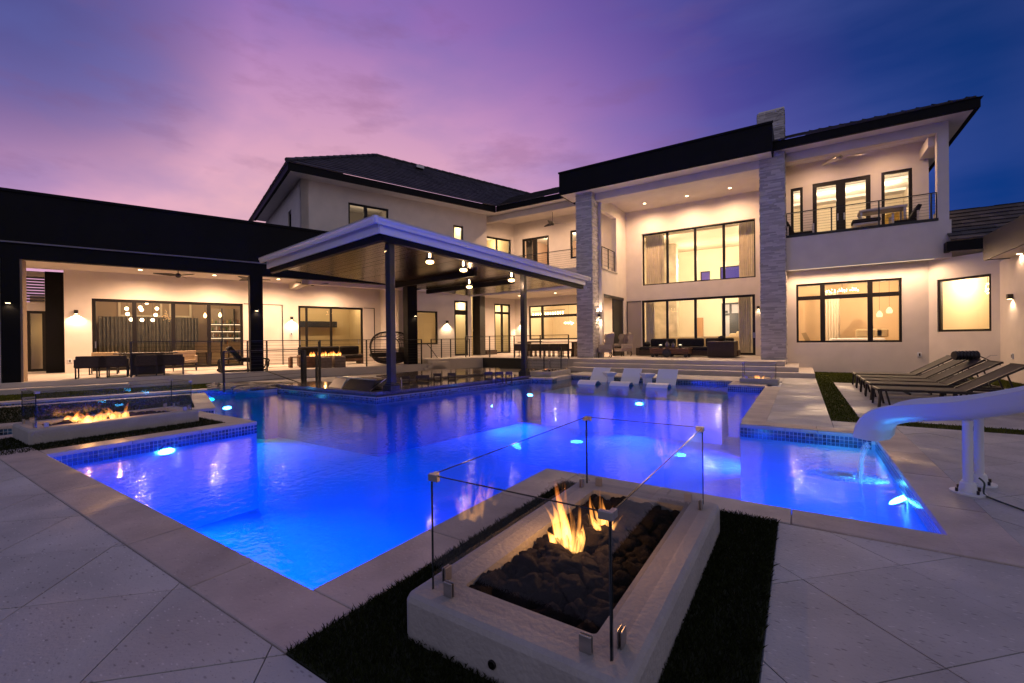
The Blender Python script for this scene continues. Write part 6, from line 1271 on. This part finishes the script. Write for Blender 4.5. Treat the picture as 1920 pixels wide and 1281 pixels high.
# ================================================================== THINGS SEEN THROUGH THE GLASS
def chandelier_globes():
    D = -2.6; t = thing('globe_chandelier', 'chandelier of glowing glass globes behind the left patio doors', 'chandelier', PW.P(PW.a(268, D), D, 3.98)); top = PW.P(PW.a(268, D), D, 3.98)
    for px, py in ((237, 578.5), (239.5, 589), (247, 600), (264, 578), (266, 582), (266, 600), (275, 567.5), (286, 600), (291.5, 590), (294.5, 579.5)):
        a, z_ = PW.px(px, py, D + random.uniform(-.3, .3)); c = PW.P(a, D + random.uniform(-.25, .25), z_); b = MB(); b.lathe([(.01, -.075), (.055, -.055), (.075, 0), (.055, .055), (.01, .075)], c, 12); obj('globe', b, emitter('globe_glow', (1, .68, .36), 11), t, smooth=True); b = MB(); b.cyl(c + Vector((0, 0, .07)), (c.x, c.y, 3.98), .004, n=5); obj('wire', b, BRZ, t)
    lamp('POINT', top - Vector((0, 0, 1)), 26, WARM, t, 0)
chandelier_globes()
D = -2.4
t = thing('crystal_pendant', 'cluster pendant of little amber crystals right of the globe chandelier', 'pendant light', PW.P(PW.a(313, D), D, 3.98)); rnd = random.Random(9); cb = MB()
for k in range(34):
    a, z_ = PW.px(313 + rnd.gauss(0, 4), 594 + rnd.gauss(0, 5), D); c = PW.P(a, D + rnd.gauss(0, .08), z_); cb.lathe([(.004, -.03), (.03, 0), (.004, .03)], c, 5)
obj('crystal', cb, mat('amber_crystal', (.5, .3, .12), .1, emit=(1, .6, .25), estr=.5), t, kind='stuff')
for px, py, lb in ((384.5, 592.5, 'bare amber bulb pendant left of the back bar shelves'), (412.5, 591.5, 'bare amber bulb pendant in front of the back bar shelves')):
    D = -3.2; a, z_ = PW.px(px, py, D); c = PW.P(a, D, z_); t = thing('bulb_pendant', lb, 'pendant light', (c.x, c.y, 3.98), 0, 'amber bulb pendants'); b = MB(); b.lathe([(.01, -.1), (.06, -.05), (.07, .02), (.03, .12), (.015, .15)], c, 12); obj('bulb', b, emitter('amber_bulb', (1, .55, .2), 9), t, smooth=True); b = MB(); b.cyl(c + Vector((0, 0, .15)), (c.x, c.y, 3.98), .004, n=5); obj('wire', b, BRZ, t)
# back bar with bottles
D = -4.6; t = thing('back_bar_shelves', 'dark back bar shelves lit up behind the right patio door pane', 'shelves', PW.P(PW.a(425, D), D, LZ)); xa, xb = PW.a(396, D), PW.a(455, D)
b = MB(); b.box(xa, xb, D - .32, D - .28, LZ + .9, 3.2, PW.P); obj('back_panel', b, mat('bar_panel', (.30, .22, .14), .6), t)
rows = [PW.z(420, y, D) for y in (607, 620.5, 633)]; rows = [r for r in rows]
for z_ in rows: b = MB(); b.box(xa, xb, D - .27, D, z_ - .03, z_, PW.P); obj('shelf', b, BLACK, t); b = MB(); b.box(xa, xb, D - .26, D - .22, z_ - .045, z_ - .031, PW.P); obj('shelf_light', b, emitter('shelf_glow', (1, .74, .45), 3.5), t)
b = MB(); b.box(xa, xb, D - .26, D + .2, LZ, LZ + .95, PW.P); b.box(xa - .1, xb, D - .26, D + .25, LZ + .951, LZ + .99, PW.P); obj('counter', b, mat('bar_front', (.40, .28, .16), .5), t)
for k, px in enumerate((417, 440)): a = PW.a(px, D); b = MB(); b.box(a - .02, a + .02, D - .26, D + .01, LZ + 1.0, 3.2, PW.P); obj('divider', b, BLACK, t)
BT = [mat('bottle_%d' % i, c, .15, spec=.8) for i, c in enumerate(((.5, .35, .15), (.1, .16, .06), (.55, .5, .42), (.3, .12, .05)))]
for r_, z_ in enumerate(rows + [LZ + .99]):
    for k in range(9):
        a = xa + (xb - xa) * (k + .5 + random.uniform(-.2, .2)) / 9; h_ = random.uniform(.18, .30); c = PW.P(a, D - .1, z_ + .002); b = MB(); b.lathe([(.03, 0), (.036, h_ * .1), (.036, h_ * .6), (.013, h_ * .75), (.013, h_)], c, 8); o = obj('bottle', b, BT[(k + r_) % 4], None, smooth=True, base=c); tag(o, '%s bottle, %s from the left on the %s of the lit back bar' % (('amber', 'green', 'clear', 'brown')[(k + r_) % 4], ('first', 'second', 'third', 'fourth', 'fifth', 'sixth', 'seventh', 'eighth', 'last')[k], ('top shelf', 'middle shelf', 'lowest shelf', 'counter')[r_]), 'bottle', 'bottles on the back bar')
for k, (px, lb) in enumerate(((377, 'cream bar stool left of the door bar in the dining room'), (405, 'cream bar stool in front of the lit back bar'), (438, 'cream bar stool at the right end of the lit back bar'))):
    D2 = -2.9; a = PW.a(px, D2); c = thing('bar_stool', lb, 'bar stool', PW.P(a, D2, LZ), 0, 'cream bar stools in the dining room'); b = MB(); b.box(a - .24, a + .24, D2 - .2, D2 + .2, LZ + .62, LZ + .72, PW.P); obj('seat', b, CHC, c, bevel=.03); b = MB(); b.add([PW.P(a - .26, D2 + s, z_) for s, z_ in ((.2, LZ + .66), (.27, LZ + 1.12), (.33, LZ + 1.12), (.27, LZ + .62))] + [PW.P(a + .26, D2 + s, z_) for s, z_ in ((.2, LZ + .66), (.27, LZ + 1.12), (.33, LZ + 1.12), (.27, LZ + .62))], [(0, 1, 2, 3), (7, 6, 5, 4), (0, 4, 5, 1), (1, 5, 6, 2), (2, 6, 7, 3), (3, 7, 4, 0)]); obj('backrest', b, CHC, c, bevel=.01)
    for sx in (-1, 1):
        for sy in (-1, 1): b = MB(); b.bar(PW.P(a + sx * .2, D2 + sy * .16, LZ + .62), PW.P(a + sx * .24, D2 + sy * .2, LZ), .03, .03); obj('leg', b, DKWOOD, c)
# living room sofa and pillows
t = thing('cream_sofa', 'long cream sofa inside the living room, behind the portico doors', 'sofa', (-4.2, 26.5, TZ)); b = MB(); b.box(-6.6, -2.2, 25.9, 27, TZ, TZ + .45); b.box(-6.6, -2.2, 25.9, 26.15, TZ + .45, TZ + .95); obj('body', b, CHC, t, bevel=.05)
for k in range(5): b = MB(); x = -3.2 + k * .33; b.box(x, x + .36, 26.2, 26.42, TZ + .55 + .1 * (k % 2), TZ + 1.1 + .1 * (k % 2)); obj('pillow', b, mat('ivory', (.68, .56, .38), .9), t, bevel=.08)
def crystal(F, px, py, D, w_, h_, label, s=7, n=40, wire=3.7):
    a, z_ = F.px(px, py, D); P = F.P(a, D, z_); t = thing('crystal_chandelier', label, 'chandelier', P); b = MB(); rnd = random.Random(int(px))
    for k in range(n): c = F.P(a + rnd.uniform(-w_, w_), D + rnd.uniform(-w_, w_) * .5, z_ + rnd.gauss(0, h_)); b.lathe([(.003, -.03), (.022, 0), (.003, .03)], c, 5)
    obj('crystal', b, emitter('crystal_glow', (1, .74, .42), s), t, kind='stuff'); b = MB(); b.cyl(P, (P.x, P.y, wire), .006, n=5); obj('stem', b, BRZ, t); lamp('POINT', P - Vector((0, 0, .25)), 22, WARM, t, 0)
crystal(FR_, 1579, 545, -2.2, .55, .04, 'wide glittering crystal chandelier in the bedroom window'); crystal(FMl, 1066, 606, -2.4, .35, .05, 'round crystal chandelier deep inside the wide middle window'); crystal(FB, 1852, 540, -1.0, .06, .12, 'small crystal wall light at the right of the square window', 6, 18)
t = thing('linear_pendant', 'long row of glowing glass tubes inside the wide middle window', 'pendant light', FMl.P(FMl.a(1025, -1.5), -1.5, 3.2))
for k in range(13):
    a, z_ = FMl.px(1000 + k * 4.6, 590.5 - k * .35, -1.5); b = MB(); c = FMl.P(a, -1.5, z_); b.lathe([(.035, -.09), (.045, 0), (.035, .09)], c, 8); obj('glass_tube', b, emitter('tube_glow', (1, .72, .40), 8), t)
b = MB(); b.bar(FMl.P(FMl.a(998, -1.5), -1.5, FMl.z(998, 587, -1.5) + .1), FMl.P(FMl.a(1060, -1.5), -1.5, FMl.z(1060, 583, -1.5) + .1), .04, .03); obj('bar', b, BRZ, t); lamp('POINT', FMl.P(FMl.a(1025, -1.5), -1.5, 2.6), 18, WARM, t, 0)
for px, py, lb in ((1649, 589, 'left amber glass pendant over the bedside'), (1667.5, 582, 'right amber glass pendant over the bedside')):
    D = -2.9; a, z_ = FR_.px(px, py, D); c = FR_.P(a, D, z_); t = thing('bedside_pendant', lb, 'pendant light', (c.x, c.y, 3.6), 0, 'bedside pendants'); b = MB(); b.lathe([(.09, -.12), (.11, -.02), (.07, .08), (.02, .14)], c, 12); obj('shade', b, emitter('pend_glow', (1, .62, .3), 2.2), t, smooth=True); b = MB(); b.cyl(c + Vector((0, 0, .14)), (c.x, c.y, 3.68), .005, n=5); obj('wire', b, BRZ, t)
D = -2.6; a0, a1 = FR_.a(1556, D), FR_.a(1655, D); t = thing('bed', 'white bed with pillows seen low in the bedroom window', 'bed', FR_.P((a0 + a1) / 2, D, .3)); b = MB(); b.box(a0, a1, D - .9, D + .8, .32, FR_.z(1600, 634, D), FR_.P); obj('mattress', b, WHITE, t, bevel=.06)
for x in (1618, 1645, 1655): b = MB(); a = FR_.a(x, D); b.box(a - .22, a + .2, D - .2, D - .02, FR_.z(1600, 634, D) + .02, FR_.z(1600, 622, D) + .1, FR_.P); obj('pillow', b, mat('pillow_tan', (.45, .33, .18), .9), t, bevel=.06)
D = -1.2; a = FR_.a(1508, D); t = thing('bedroom_chair', 'tan chair back at the lower left of the bedroom window', 'chair', FR_.P(a, D, .3)); b = MB(); z_ = FR_.z(1508, 640, D); b.add([FR_.P(a + x, D + y, zz) for y in (0, .08) for x, zz in ((-.1, z_ + .33), (.06, z_ + .36), (.24, z_ - .05), (.08, z_ - .1))], [(0, 1, 2, 3), (7, 6, 5, 4), (0, 4, 5, 1), (1, 5, 6, 2), (2, 6, 7, 3), (3, 7, 4, 0)]); obj('backrest', b, mat('pillow_tan', (.45, .33, .18), .9), t); b = MB(); b.box(a - .02, a + .3, D - .4, D, .32, z_ - .1, FR_.P); obj('seat', b, DKWOOD, t)
t = thing('bath_sconce', 'up and down light glowing on the tiled wall inside the square window', 'wall light', FB.P(.9, -2.8, 2.1)); a, z_ = FB.px(1815, 583, -2.78); b = MB(); b.box(a - .05, a + .05, -2.85, -2.75, z_ - .06, z_ + .06, FB.P); obj('body', b, STEEL, t); lamp('POINT', FB.P(a, -2.68, z_ + .14), 2.5, WARM, t, 0); lamp('POINT', FB.P(a, -2.68, z_ - .14), 2.5, WARM, t, 0)
t = thing('yellow_armchair', 'yellow armchair inside the upper right room', 'armchair', (3.2, 23.2, F2)); b = MB(); b.box(2.75, 3.6, 22.9, 23.6, F2 + .02, F2 + .5); b.lathe([(.42, F2 + .4), (.46, F2 + .8), (.38, F2 + 1.25), (.15, F2 + 1.4)], (3.2, 23.5, 0), 16); obj('shell', b, mat('mustard', (.55, .36, .06), .8), t, bevel=.03)
print('OBJECTS', len(bpy.data.objects), 'POLYS', sum(len(o.data.polygons) for o in bpy.data.objects if o.type == 'MESH'))
